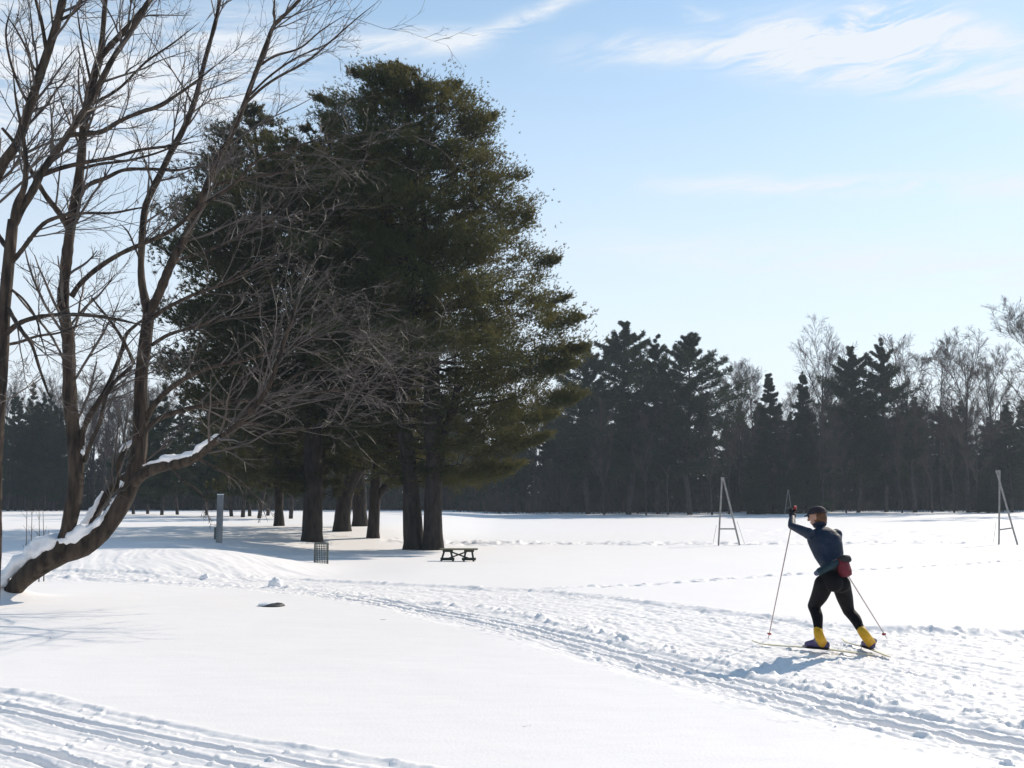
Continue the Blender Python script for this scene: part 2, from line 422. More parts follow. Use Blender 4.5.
# ------------------------------------------------------------------ materials of the trees
M_BARK = material('brown_bark', (.017, .0125, .010), .9, (.072, .053, .040), 9, 1.0, 17, (1, 1, .22))
M_BARK.node_tree.nodes['Bump'].inputs['Distance'].default_value = .06
M_PBARK = material('pine_bark', (.013, .0105, .0095), .95, (.036, .029, .025), 5, 1.0, 14, (1, 1, .3))
M_TWIG = material('twig_bark', (.038, .030, .026), .5, (.088, .068, .058), 3, 0, spec=.5)
M_FARBARK = material('grey_bark', (.032, .029, .029), .95, (.062, .055, .052), 1.5, spec=.1)
M_FARTWIG = material('grey_twigs', (.055, .044, .040), .95, (.098, .078, .067), .5, spec=.1)
M_NEEDLE = material('pine_needles', (.016, .028, .014), .6, (.033, .046, .019), .35, translucent=((.21, .18, .045), .30), spec=.25)
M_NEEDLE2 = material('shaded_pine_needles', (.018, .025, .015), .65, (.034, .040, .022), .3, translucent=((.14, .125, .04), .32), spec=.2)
M_FARNEEDLE = material('far_needles', (.020, .032, .022), .7, (.042, .052, .030), .16, translucent=((.07, .085, .035), .2), spec=.15)

# ------------------------------------------------------------------ evergreen trees
def pine_parts(seed, H, trunk, trunk_r, prof, z0, n_limb, sub=9, tuft=5, blades=7, bl=.17, bw=.028, droop=-.10, upturn=.32, limb_r=.055, tip=.0, clump=.30, plumes=0, pm=22, pr=.75, inner=.25, hole=-.22, lobes=(), flat=.36, wexp=1.7, grain=True):
    """trunk: list of points, prof(z, az) -> reach of the limbs; returns Acc trunk, Acc limbs, blade vertices"""
    rng = np.random.default_rng(seed)
    TP, TR = resample(np.array(trunk, float), np.array(trunk_r, float), 26)
    TR = TR * (1 + .05 * rng.normal(size=26))
    tr = Acc(); tubes(tr, TP, TR, 14)
    z = z0 + (H - z0) * (np.arange(n_limb) + rng.random(n_limb) * .8) / n_limb
    z = np.minimum(z, H - .05)
    az = rng.random(n_limb) * 2 * np.pi
    L = np.array([prof(a, b) for a, b in zip(z, az)])
    hf_ = (z - z0) / (H - z0); ri_ = droop + (.62 - droop) * hf_ ** 1.5
    for _ in range(4): L = .5 * L + .5 * np.array([prof(min(a + l * (math.sin(r_) + upturn * .4), H), b) for a, b, l, r_ in zip(z, az, L, ri_)])
    L = L * (.62 + .36 * rng.random(n_limb) ** .6)
    L = np.maximum(L, .25)
    ctr = np.stack([np.interp(z, TP[:, 2], TP[:, i]) for i in range(3)], 1); ctr[:, 2] = z
    hf = (z - z0) / (H - z0)
    K = 7; P = np.empty((n_limb, K, 3))
    rise = droop + (.62 - droop) * hf ** 1.5          # the upper limbs climb, the lower ones hang
    for k in range(K):
        t = k / (K - 1)
        r = L * t * np.cos(rise * (1 - t * .3)); P[:, k, 0] = ctr[:, 0] + r * np.cos(az); P[:, k, 1] = ctr[:, 1] + r * np.sin(az)
        P[:, k, 2] = np.minimum(ctr[:, 2] + L * (np.sin(rise) * t + upturn * t ** 2.4 * .55), H + .3 - .22 * L * t)
    P[:, 1:] += rng.normal(size=(n_limb, K - 1, 3)) * (.03 * L)[:, None, None]
    R = np.minimum(limb_r * (.25 + L / 6.0), TR.max() * .35)[:, None] * np.linspace(1, .16, K)[None]
    lm = Acc(); tubes(lm, P, R, 6)
    S, SR = spawn(rng, P, R, sub, .22, 1.0, .16, .34, .85, (0, 0, .12), 4, .45, .10, True, .3, flat=.45, lift=.10, edge=.8)
    ends = np.repeat(P[:, -2:], 1, 0)
    tubes(lm, S, np.maximum(SR, .012), 3)
    Q, QR = spawn(rng, S, SR, tuft, .15, 1.0, .28, .62, .7, (0, 0, .25), 3, .5, .1, True, .4, flat=.6, lift=.2)
    # tufts all along the last twigs
    M = len(Q); c = []; ax = []
    for t in (.45, 1.0):
        c.append(Q[:, 0] * (1 - t) + Q[:, -1] * t + rng.normal(size=(M, 3)) * .03); ax.append(norm(Q[:, -1] - Q[:, 0]))
    c.append(S[:, -1]); ax.append(norm(S[:, -1] - S[:, -2])); c.append(P[:, -1]); ax.append(norm(P[:, -1] - P[:, -2]))
    if tip: 
        tt = np.stack([np.repeat(TP[-1:, 0], 24), np.repeat(TP[-1:, 1], 24), TP[-1, 2] - rng.random(24) * 1.2], 1); c.append(tt); ax.append(np.repeat([[0, 0, 1.]], 24, 0))
    if plumes:
        # flat plumes of needles in the outer part of the crown, hung on the boughs
        zz = z0 + (H - z0) * rng.random(plumes) ** .9; aa = rng.random(plumes) * 2 * np.pi
        pl = np.array([prof(p_, q_) for p_, q_ in zip(zz, aa)])
        kp = rng.random(plumes) < (pl / pl.max()) ** wexp + .05; zz = zz[kp]; aa = aa[kp]; pl = pl[kp]; plumes = len(zz)
        r2 = (droop + (.62 - droop) * ((zz - z0) / (H - z0)) ** 1.5) * .8
        for _ in range(3): pl = .5 * pl + .5 * np.array([prof(min(p_ + l_ * math.sin(r_) * .55, H), q_) for p_, q_, l_, r_ in zip(zz, aa, pl, r2)])
        pl = pl * (inner + (1 - inner) * rng.random(plumes) ** .6) * .9
        hf2 = (zz - z0) / (H - z0); rs = (droop + (.62 - droop) * hf2 ** 1.5) * .8
        cx_ = np.interp(zz, TP[:, 2], TP[:, 0]) + pl * np.cos(aa); cy_ = np.interp(zz, TP[:, 2], TP[:, 1]) + pl * np.sin(aa)
        cz_ = np.minimum(zz + np.sin(rs) * pl * .55, H + .2 - .25 * pl)
        plk = pl; C0 = np.stack([cx_, cy_, cz_], 1)
        kp = vnoise3(C0, 1.0 / (pr * 3.2), seed + 3) > hole
        C0 = C0[kp]; aa = aa[kp]; rs = rs[kp]; M2 = len(C0)
        sz = pr * (.5 + .9 * rng.random(M2)) * np.clip(plk[kp] / (.45 * plk.max()), .30, 1)
        off = rng.normal(size=(M2, pm, 3)) * .5 * sz[:, None, None]; off[:, :, 2] *= flat
        # each plume tilts up towards its outer end
        rad = off[:, :, 0] * np.cos(aa)[:, None] + off[:, :, 1] * np.sin(aa)[:, None]
        off[:, :, 2] += rad * (.18 + .5 * np.maximum(rs, 0))[:, None]
        c.append((C0[:, None] + off).reshape(-1, 3))
        o_ = np.stack([np.cos(aa), np.sin(aa), .35 + 0 * aa], 1)
        ax.append(np.repeat(norm(o_), pm, 0))
    for lc, lr, ln in lobes:      # single boughs that stand out from the rest
        lc = np.array(lc); oh = norm(np.array([lc[0], lc[1], 0.])); sd_ = np.cross(oh, [0, 0, 1.])
        u_ = rng.random(ln) ** .8 * 2.6 - 1.5; w_ = np.clip((1.15 - u_) / 1.4, .12, 1)[:, None]      # from the trunk side out to the tip
        q_ = lc + oh * (u_ * lr[0])[:, None] + sd_ * rng.normal(size=(ln, 1)) * lr[1] * .45 * w_ + np.array([0, 0, 1.]) * (rng.normal(size=(ln, 1)) * lr[2] * .55 * w_ + (.22 * lr[0] * np.maximum(u_, -.6) * np.abs(u_) * .6)[:, None])
        of = rng.normal(size=(ln, pm, 3)) * pr * (.20 + .24 * w_)[:, :, None]; of[:, :, 2] *= flat * 1.2
        of += oh * (of @ oh)[..., None] * .5; of[:, :, 2] += (of @ oh) * .45
        c.append((q_[:, None] + of).reshape(-1, 3)); ax.append(np.repeat([norm(oh + np.array([0, 0, .5]))], ln * pm, 0))
    c = np.concatenate(c); ax = np.concatenate(ax); ax = norm(ax + np.array([0, 0, .45]))
    if plumes and grain:
        gr_ = vnoise3(c, 1.0 / (pr * .75), seed + 9); kk = gr_ > -.16 - .25 * rng.random(len(c)); c = c[kk]; ax = ax[kk]
    # thin out some boughs so that gaps open between the layers
    keep = vnoise3(c, 1.0 / max(clump * 4, .5), seed) > -.22
    c = c[keep]; ax = ax[keep]
    return tr, lm, blade_verts(rng, c, ax, blades, bl, bw)
def vnoise3(c, f, seed):
    return (vn(c[:, 0] * f + c[:, 2] * f * .37, c[:, 1] * f - c[:, 2] * f * .21, seed) + vn(c[:, 2] * f * 1.6, (c[:, 0] + c[:, 1]) * f * .7, seed + 5)) * .7
def blade_verts(rng, c, ax, n, bl, bw):
    M = len(c); i = np.repeat(np.arange(M), n)
    d = norm(ax[i] + rng.normal(size=(M * n, 3)) * .62)
    w = norm(np.cross(d, rng.normal(size=(M * n, 3))))
    l = bl * (.65 + .7 * rng.random(M * n))[:, None]
    b = c[i] - d * .02
    h = w * bw * (.7 + .6 * rng.random(M * n))[:, None] * .5
    V = np.stack([b - h, b + h, b + d * l], 1)
    return V.reshape(-1, 3)
def blade_mesh(name, V, off=(0, 0, 0)):
    n = len(V) // 3
    return new_mesh(name, V - np.asarray(off, float), [np.arange(n * 3).reshape(n, 3)], False)

def side_profile(right, left, front=None, fz=None):
    """reach to the right / left as tables over height, blended by azimuth"""
    rz, rr = zip(*right); lz, ll = zip(*left)
    rng_phase = 1.7
    def f(z, a):
        r = np.interp(z, rz, rr); l = np.interp(z, lz, ll); c = math.cos(a)
        w = (c + 1) / 2
        s = r * w + l * (1 - w)
        s = s * (1.0 if abs(c) > .5 else .88)
        if fz is not None and z < fz and math.sin(a) < .25: s *= .08 + .92 * max(0, abs(c) - .6) / .4 * .7
        return max(s * (1 + .16 * math.sin(3 * a + 1.9 * z) + .10 * math.sin(2.6 * z + rng_phase)), .3)
    return f

def pine_at(name, label, cat, group, foot, top, trunk_px, trunk_w, right, left, low, n_limb, seed, needles, H_trunk=None, extra=None, fy=None, Y=None, lobes_px=(), **kw):
    """foot, top: pixels; right / left: (py, reach in px) tables; converted to metres at the depth of the foot"""
    base = hit(*foot) if Y is None else np.array([at(foot[0], foot[1], Y)[0], Y, 0])
    base[2] = float(gz(base[0], base[1])) - .05
    s = base[1] / F
    zof = lambda py: at(CX, py, base[1])[2] - base[2]
    xof = lambda px: (px - foot[0]) * s
    tp = [(xof(px), 0, max(zof(py), 0)) for px, py in trunk_px]; tp[0] = (0, 0, -.1)
    H = zof(top[1])
    tp[-1] = (xof(top[0]), 0, H)
    tr_ = [w * s / 2 for w in trunk_w]
    R = sorted((zof(y), r * s) for y, r in right); Lf = sorted((zof(y), r * s) for y, r in left)
    kw['lobes'] = [((xof(x_), dy_, zof(y_)), (rx_ * s, max(rx_ * s * .9, 1.0), ry_ * s), n_) for x_, y_, dy_, rx_, ry_, n_ in lobes_px]
    tr, lm, bv = pine_parts(seed, H, tp, tr_, side_profile(R, Lf, None, zof(fy) if fy else None), zof(low), n_limb, **kw)
    # root flare
    rr = tr_[0]
    t = thing(name, label, cat, base, 0, group)
    fl = Acc(); P = np.array([[0, 0, -.15], [0, 0, .12], [0, 0, .45], [tp[1][0] * .3, 0, 1.0]]); tubes(fl, P, np.array([rr * 1.28, rr * 1.14, rr * 1.03, rr * .9]), 16)
    for V, Q in zip(fl.V, fl.Q): tr.add(V, Q)
    link('trunk', tr.mesh('trunk'), M_PBARK, t)
    c = link('crown', blade_mesh('crown', bv), needles, t)
    link('limb_frame', lm.mesh('limbs'), M_PBARK, c).name = 'boughs'
    return t, base, s
# ------------------------------------------------------------------ the big pines
# twin-trunked pine in front
def second_trunk(t, base, s, foot, pts, ws):
    b = hit(*foot); b = np.array([b[0], base[1] - .5, 0]); b[2] = float(gz(b[0], b[1])) - .08
    P = []; 
    for px, py in pts:
        q = at(px, py, b[1]); P.append([q[0] - base[0], b[1] - base[1], q[2] - base[2]])
    P[0][2] = b[2] - base[2] - .1
    P, R = resample(np.array(P), np.array(ws) * s / 2, 20)
    a = Acc(); tubes(a, P, R, 14)
    link('trunk', a.mesh('trunk'), M_PBARK, t)
t, base, s = pine_at('pine_tree', 'biggest twin-trunked white pine, right beside the low picnic table', 'pine tree', None, (414, 549), (398, 66),
    [(414, 549), (411, 500), (406, 450), (400, 405), (404, 330), (408, 240), (405, 150), (398, 66)], [20, 17, 16, 16, 15, 12, 8, 1.5],
    [(66, 8), (85, 50), (110, 84), (140, 96), (165, 98), (190, 120), (215, 136), (235, 120), (262, 126), (285, 148), (320, 166), (350, 176), (385, 168), (420, 145), (450, 128), (475, 110), (490, 85)],
    [(66, 8), (85, 50), (110, 78), (140, 95), (200, 115), (280, 125), (360, 120), (430, 100), (470, 50), (490, 25)],
    486, 230, 11, M_NEEDLE, sub=12, tuft=5, blades=6, bl=.155, bw=.034, plumes=26000, pm=28, pr=.72, fy=375,
    lobes_px=[(500, 442, .6, 42, 22, 150), (478, 470, .8, 38, 14, 110), (545, 400, .2, 34, 20, 120), (562, 352, -.2, 20, 22, 90), (566, 318, .2, 18, 10, 60), (545, 300, .4, 18, 14, 60), (540, 262, 0, 20, 9, 45), (520, 214, .3, 18, 10, 60), (505, 180, .2, 18, 14, 50),
        (470, 120, 0, 18, 22, 70), (440, 84, .2, 16, 12, 45), (370, 78, -.2, 26, 10, 60), (330, 100, .2, 22, 12, 60), (508, 425, -1.2, 40, 12, 80), (540, 372, -1.0, 30, 14, 80)], droop=-.10, tip=1)
second_trunk(t, base, s, (432, 553), [(433, 553), (433, 540), (433, 500), (435, 460), (432, 425), (432, 360), (428, 280), (422, 200)], [24, 20, 17, 18, 18, 15, 11, 5])
a = Acc(); P = np.array([at(px, py, base[1] - .4) - base for px, py in [(435, 462), (440, 440), (449, 422), (456, 400), (458, 370)]]); P, R = resample(P, np.array([13, 12, 10, 8, 6]) * s / 2, 12); tubes(a, P, R, 10)
link('bough', a.mesh('bough'), M_PBARK, t)
# a bare bough that shows under the crown on the right
a = Acc()
for pts, w in (([(430, 425), (440, 415), (452, 410), (475, 405), (500, 401), (525, 394)], [6, 4.5, 3.6, 3, 2, 1]), ([(452, 410), (468, 403), (476, 392), (480, 380)], [3, 2.4, 2, 1]), ([(432, 430), (441, 418), (443, 405), (441, 392)], [6, 5, 4, 2])):
    P = np.array([at(px, py, base[1] - .8) - base for px, py in pts]); P, R = resample(P, np.array(w) * s / 2, 14); tubes(a, P, R, 7)
link('bough', a.mesh('bough'), M_PBARK, t)

pine_at('pine_tree', 'broad white pine with straight dark trunk standing left behind the litter bin', 'pine tree', None, (312, 541), (322, 118),
    [(312, 541), (312, 500), (311, 460), (312, 400), (316, 300), (320, 200), (322, 118)], [20, 18, 18, 16, 13, 9, 2],
    [(118, 10), (150, 60), (250, 90), (400, 90), (480, 50)],
    [(118, 8), (140, 40), (170, 90), (205, 135), (240, 170), (275, 172), (310, 140), (340, 168), (375, 160), (410, 130), (445, 100), (480, 70), (500, 40)],
    492, 150, 12, M_NEEDLE2, sub=10, tuft=5, blades=7, bl=.25, bw=.055, droop=-.15, plumes=10000, pm=20, pr=.8, fy=425)
pine_at('pine_tree', 'tall pine whose narrow top rises at the left of the pine group', 'pine tree', None, (279, 526), (241, 108),
    [(279, 526), (277, 480), (270, 400), (258, 260), (248, 170), (241, 108)], [10, 9, 9, 8, 5, 1.5],
    [(108, 8), (130, 42), (160, 60), (200, 75), (300, 80), (420, 70), (490, 40)],
    [(108, 8), (130, 38), (160, 60), (200, 92), (235, 115), (260, 80), (290, 95), (400, 90), (490, 60)],
    490, 110, 13, M_NEEDLE2, sub=9, tuft=4, blades=7, bl=.3, bw=.07, plumes=5000, pm=18, pr=1.0)
pine_at('pine_tree', 'stout pine with trunk leaning right, second from the biggest pine', 'pine tree', None, (342, 531), (362, 130),
    [(342, 531), (343, 505), (350, 480), (362, 455), (368, 400), (368, 260), (362, 130)], [17, 16.5, 16, 14, 12, 8, 2],
    [(130, 10), (160, 50), (260, 80), (420, 80), (490, 40)], [(130, 10), (160, 50), (260, 80), (420, 80), (490, 40)],
    480, 95, 14, M_NEEDLE2, sub=8, tuft=4, blades=6, bl=.3, bw=.075, fy=470, plumes=1600, pm=18, pr=1.1)
pine_at('pine_tree', 'pine with dark straight trunk between the leaning pine and the forked pine', 'pine tree', None, (360, 526), (384, 160),
    [(360, 526), (359, 500), (358, 460), (364, 360), (375, 260), (384, 160)], [15, 14, 13, 11, 8, 2],
    [(160, 10), (200, 50), (300, 70), (430, 70), (490, 40)], [(160, 10), (200, 50), (300, 60), (430, 60), (490, 40)],
    478, 70, 15, M_NEEDLE2, sub=8, tuft=4, blades=6, bl=.32, bw=.075, plumes=800, pm=18, pr=1.1)
t, base, s = pine_at('pine_tree', 'smaller pine with forked trunk, close behind left of the biggest pine', 'pine tree', None, (373, 538), (368, 250),
    [(373, 538), (374, 505), (375, 480), (376, 430), (372, 340), (368, 250)], [12, 10.5, 10, 9, 7, 2],
    [(250, 10), (300, 45), (400, 60), (470, 40)], [(250, 10), (300, 45), (400, 60), (470, 40)],
    470, 60, 16, M_NEEDLE2, sub=8, tuft=4, blades=6, bl=.26, bw=.06, plumes=600, pm=18, pr=.9)
a = Acc(); P = np.array([at(px, py, base[1]) - base for px, py in [(376, 500), (384, 488), (394, 478), (400, 462)]]); P, R = resample(P, np.array([8, 7, 6, 5]) * s / 2, 10); tubes(a, P, R, 8)
link('bough', a.mesh('bough'), M_PBARK, t)

# ------------------------------------------------------------------ prototypes of the far trees
def far_pine(seed, H, kind, coarse=False):
    """tiers of flat boughs, each a tapering spray of needle tufts"""
    rng = np.random.default_rng(seed)
    x = rng.normal(size=4) * .3
    TP, TR = resample(np.array([(0, 0, -.3), (x[0], x[1], H * .3), (x[2], x[3], H * .65), (x[2] * .5, 0, H)]), np.array([1, .8, .45, .05]) * H * .0125, 20)
    tr = Acc(); tubes(tr, TP, TR, 8)
    lo = H * {'white': .20, 'spruce': .03, 'slim': .16}[kind]
    nt = {'white': 15, 'spruce': 24, 'slim': 13}[kind]
    tz = np.linspace(lo, H * .97, nt) + rng.normal(size=nt) * H * .008
    z = []; az = []; L = []
    for q in tz:
        n = int(rng.integers(7, 10)); a0 = rng.random() * 6.28; t = (q - lo) / (H - lo)
        if kind == 'white': r = H * .23 * (1 - t ** 3.2) * (.62 + .38 * min(1, t / .25)) * (.62 + .62 * rng.random())
        elif kind == 'spruce': r = H * .20 * (1 - t) ** .85 * (.88 + .24 * rng.random())
        else: r = H * .21 * (1 - t ** 1.7) * (.7 + .3 * min(1, t / .2)) * (.8 + .4 * rng.random())
        r = max(r, H * .018)
        for k in range(n):
            z.append(q + rng.normal() * H * (.03 if kind != 'spruce' else .012)); az.append(a0 + k * 6.283 / n + rng.normal() * .25); L.append(r * ((.45 + .7 * rng.random()) if kind != 'spruce' else (.62 + .5 * rng.random())))
    z, az, L = np.array(z), np.array(az), np.array(L); t = np.clip((z - lo) / (H - lo), 0, 1); N = len(z)
    L = np.minimum(L, H * (.025 + .85 * (1 - t)))
    c0 = np.stack([np.interp(z, TP[:, 2], TP[:, 0]), np.interp(z, TP[:, 2], TP[:, 1]), z], 1)
    oh = np.stack([np.cos(az), np.sin(az), 0 * az], 1); sd_ = np.stack([-np.sin(az), np.cos(az), 0 * az], 1)
    rise = {'white': -.05 + .65 * t ** 1.6, 'spruce': -.32 + .75 * t ** 1.3, 'slim': -.05 + .6 * t ** 1.6}[kind]; upt = {'white': .20, 'spruce': .10, 'slim': .16}[kind]
    m = 40 if coarse else 140
    u = .12 + .90 * rng.random((N, m)) ** .62
    lat = rng.normal(size=(N, m)) * .17 * L[:, None] * (1.15 - u * .85)
    ver = rng.normal(size=(N, m)) * .06 * L[:, None] + L[:, None] * (np.sin(rise)[:, None] * u + upt * u ** 2.2)
    C = c0[:, None] + oh[:, None] * (L[:, None] * u * np.cos(rise)[:, None])[..., None] + sd_[:, None] * lat[..., None] + np.array([0, 0, 1.]) * ver[..., None]
    ax = np.repeat(norm(oh * .8 + np.array([0, 0, .5])), m, 0); C = C.reshape(-1, 3)
    n_top = 40; C = np.vstack([C, np.stack([TP[-1, 0] + rng.normal(size=n_top) * .10, TP[-1, 1] + rng.normal(size=n_top) * .10, H - rng.random(n_top) * H * .05], 1)]); ax = np.vstack([ax, np.repeat([[0, 0, 1.]], n_top, 0)])
    K = 4; P = np.stack([c0 + oh * (L * q * np.cos(rise))[:, None] + np.array([0, 0, 1.]) * (L * (np.sin(rise) * q + upt * q ** 2.2))[:, None] for q in (0, .33, .66, .95)], 1)
    tubes(tr, P, (np.minimum(.03 + .008 * L, .09))[:, None] * np.linspace(1, .3, K)[None], 4)
    q_ = 1.7 if coarse else 1.0
    return tr, Acc(), blade_verts(rng, C, ax, 5, .37 * q_ * H / 24, .105 * q_ * H / 24)
def far_bare(seed, H, spread=.75, up=.35, dense=1):
    rng = np.random.default_rng(seed)
    x = rng.normal(size=4) * .5
    P, R = resample(np.array([(0, 0, -.3), (x[0] * .5, x[1] * .5, H * .3), (x[0] + x[2] * .5, x[1], H * .6), (x[2], x[3], H * .97)]), np.array([.26, .2, .12, .03]) * H / 20, 10)
    tr = Acc(); tubes(tr, P, R, 8); cr = Acc()
    A, AR = spawn(rng, P[None], R[None], 15, .28, .97, .34, .62, spread, (0, 0, up), 7, .6, .10, True, .3, lift=.06)
    tubes(cr, A, AR, 5)
    B, BR = spawn(rng, A, AR, 10, .25, 1, .30, .55, .6, (0, 0, .2), 5, .6, .12, True, .35, lift=.05, rmin=.026); tubes(cr, B, BR, 4)
    C, CR = spawn(rng, B, BR, 9, .2, 1, .35, .7, .6, (0, 0, .15), 4, .7, .14, True, .5, rmin=.017); tubes(cr, C, CR, 3, False)
    D, DR = spawn(rng, C, CR, 4 * dense, .2, 1, .4, .8, .6, (0, 0, .12), 3, .8, .15, True, .7, rmin=.012); tubes(cr, D, DR, 3, False)
    return tr, cr
PR = {}
def proto(key, fn, *a):
    r = fn(*a)
    if len(r) == 3:
        tr, lm, bv = r
        for V in (): pass
        PR[key] = (tr.mesh('trunk'), blade_mesh('crown', bv), tr, lm, bv)
        PR[key][0].materials.append(M_FARBARK); PR[key][1].materials.append(M_FARNEEDLE)
    else:
        tr, cr = r
        PR[key] = (tr.mesh('trunk'), cr.mesh('crown'), tr, cr, None)
        PR[key][0].materials.append(M_FARBARK); PR[key][1].materials.append(M_FARTWIG)
for i, sd_ in enumerate((101, 102, 103)): proto(('white', i), far_pine, sd_, 26.0, 'white')
for i, sd_ in enumerate((111, 112)): proto(('spruce', i), far_pine, sd_, 22.0, 'spruce')
for i, sd_ in enumerate((121, 122, 123)): proto(('slim', i), far_pine, sd_, 18.0, 'slim')
for i, sd_ in enumerate((141, 142, 143)): proto(('thicket', i), far_pine, sd_, 20.0, 'slim' if i else 'white', True)
for i, sd_ in enumerate((131, 132, 133)): proto(('bare', i), far_bare, sd_, 24.0)
PH = {'thicket': 20.0, 'white': 26.0, 'spruce': 22.0, 'slim': 18.0, 'bare': 24.0}
_rng = random.Random(5)
def far_tree(kind, v, px, Y, top_py, label, group=None, sx=1.0, rz=None):
    x = at(px, HZ, Y)[0]; z = float(gz(x, Y)); H = (at(CX, top_py, Y)[2] - z) * (.93 if kind == 'bare' else 1.0)
    k = H / PH[kind]
    nm = {'white': 'pine_tree', 'spruce': 'spruce_tree', 'slim': 'pine_tree', 'bare': 'bare_tree'}[kind]
    ct = {'white': 'pine tree', 'spruce': 'spruce tree', 'slim': 'pine tree', 'bare': 'bare tree'}[kind]
    t = thing(nm, label, ct, (x, Y, z - .1), _rng.random() * 6.28 if rz is None else rz, group)
    sx *= {'white': 1.38, 'spruce': 1.1, 'slim': 1.0, 'bare': 1.35}[kind]
    t.scale = (k * sx, k * sx, k)
    a = PR[(kind, v)]
    link('trunk', a[0], None, t); link('crown', a[1], None, t)
    return t
G_R = 'trees along the far edge of the field'
for k, v, px, Y, top, sx, lab in (
    ('white', 0, 588, 176, 346, .9, 'white pine just showing its crown past the right side of the biggest pine'),
    ('white', 1, 628, 172, 326, .92, 'tallest round-topped pine of the far tree line right of the big pine'),
    ('white', 2, 658, 178, 345, .8, 'pine squeezed between the two tallest pines of the far tree line'),
    ('white', 0, 690, 170, 337, .95, 'wide far pine with layered boughs stepping down to its right side'),
    ('bare', 0, 738, 184, 376, .8, 'thin bare tree in the pale gap right of the layered far pine'),
    ('bare', 1, 757, 190, 382, .8, 'bare tree rising behind the left flank of the pointed far spruce'),
    ('spruce', 0, 772, 170, 376, 1.05, 'pointed dark spruce at the gap right of the layered far pines'),
    ('spruce', 1, 806, 172, 372, .9, 'slimmer pointed spruce standing above the skier head on the far edge'),
    ('bare', 2, 832, 186, 344, .7, 'tall bare tree with twisting top between the spruce and the wide dark pine'),
    ('white', 1, 858, 172, 350, .78, 'left half of the wide dark pine pair right of the spruces'),
    ('white', 2, 886, 174, 348, .78, 'right half of the wide dark pine pair right of the spruces'),
    ('bare', 0, 915, 172, 356, .95, 'round-crowned bare tree right beside the wide dark pine pair'),
    ('bare', 1, 942, 180, 362, .85, 'bare tree just right of the round-crowned one on the far edge'),
    ('bare', 2, 968, 170, 357, .95, 'bare tree rising just left behind the right A-frame'),
    ('bare', 0, 992, 182, 364, .8, 'bare tree with thin crown straight above the right A-frame'),
    ('slim', 0, 1012, 172, 404, 1.3, 'low pine at the edge of the picture behind the right A-frame'),
    ('bare', 1, 1052, 150, 330, .9, 'bare tree at the right picture edge, only its left branches showing'),
    ):
    far_tree(k, v, px, Y, top, lab, G_R, sx)
far_tree('spruce', 1, 988, 166, 478, 'small dark conical evergreen shrub right behind the right A-frame', None, 2.0)
for i, (px, Y, top) in enumerate(((604, 168, 412), (646, 166, 425), (668, 169, 408), (712, 167, 402), (729, 170, 418), (786, 168, 420), (822, 167, 405), (846, 169, 424), (902, 167, 415), (932, 169, 408), (954, 168, 424), (978, 167, 416))):
    far_tree('bare', i % 3, px, Y, top, 'thin bare young tree standing before the dark far tree line', 'thin bare trees before the far tree line', .62)
# grove of slim pines beyond the big ones on the left
G_L = 'slim pines in the grove on the left'
for v, px, Y, top, lab in (
    (0, 207, 128, 392, 'slim pine whose trunk stands just left of the grey post'),
    (1, 232, 118, 380, 'slim pine whose trunk stands just right of the grey post'),
    (2, 243, 112, 372, 'straight slim pine, left one of a close pair in the grove'),
    (0, 250, 120, 385, 'thin pine, right one of a close pair in the grove'),
    (1, 259, 104, 370, 'slim pine with a wider foot right of the close pair'),
    (2, 268, 126, 388, 'pine half hidden right of the wide-footed slim pine'),
    (0, 291, 101, 365, 'slim dark pine nearest to the straight dark trunk behind the litter bin'),
    (1, 178, 140, 398, 'slim pine right of the lower snow-covered limb of the leaning tree'),
    (2, 162, 136, 390, 'slim pine under the snow-covered limb of the leaning tree'),
    (0, 148, 150, 400, 'slim pine just right of the leaning trunk where it bends up'),
    (1, 134, 146, 398, 'slim pine seen close beside the leaning trunk'),
    ):
    far_tree('slim', v, px, Y, top, lab, G_L, 1.15)
for i, (px, top) in enumerate(((8, 392), (15, 400), (26, 388), (33, 402), (39, 395), (45, 398), (51, 405), (57, 410))):
    far_tree('slim', i % 3, px, 188 + (i * 7) % 11, top, 'slim dark pine in the distant row left of the leaning tree', 'distant pines left of the leaning tree', .95)
for i, (px, Y, top) in enumerate(((88, 205, 398), (104, 196, 392), (120, 200, 394))):
    far_tree('bare', i, px, Y, top, ('distant bare tree between the two upright stems of the leaning tree, left of three', 'distant bare tree between the two upright stems of the leaning tree, middle of three', 'distant bare tree between the two upright stems of the leaning tree, right of three')[i], 'distant bare trees on the left', 1.0)

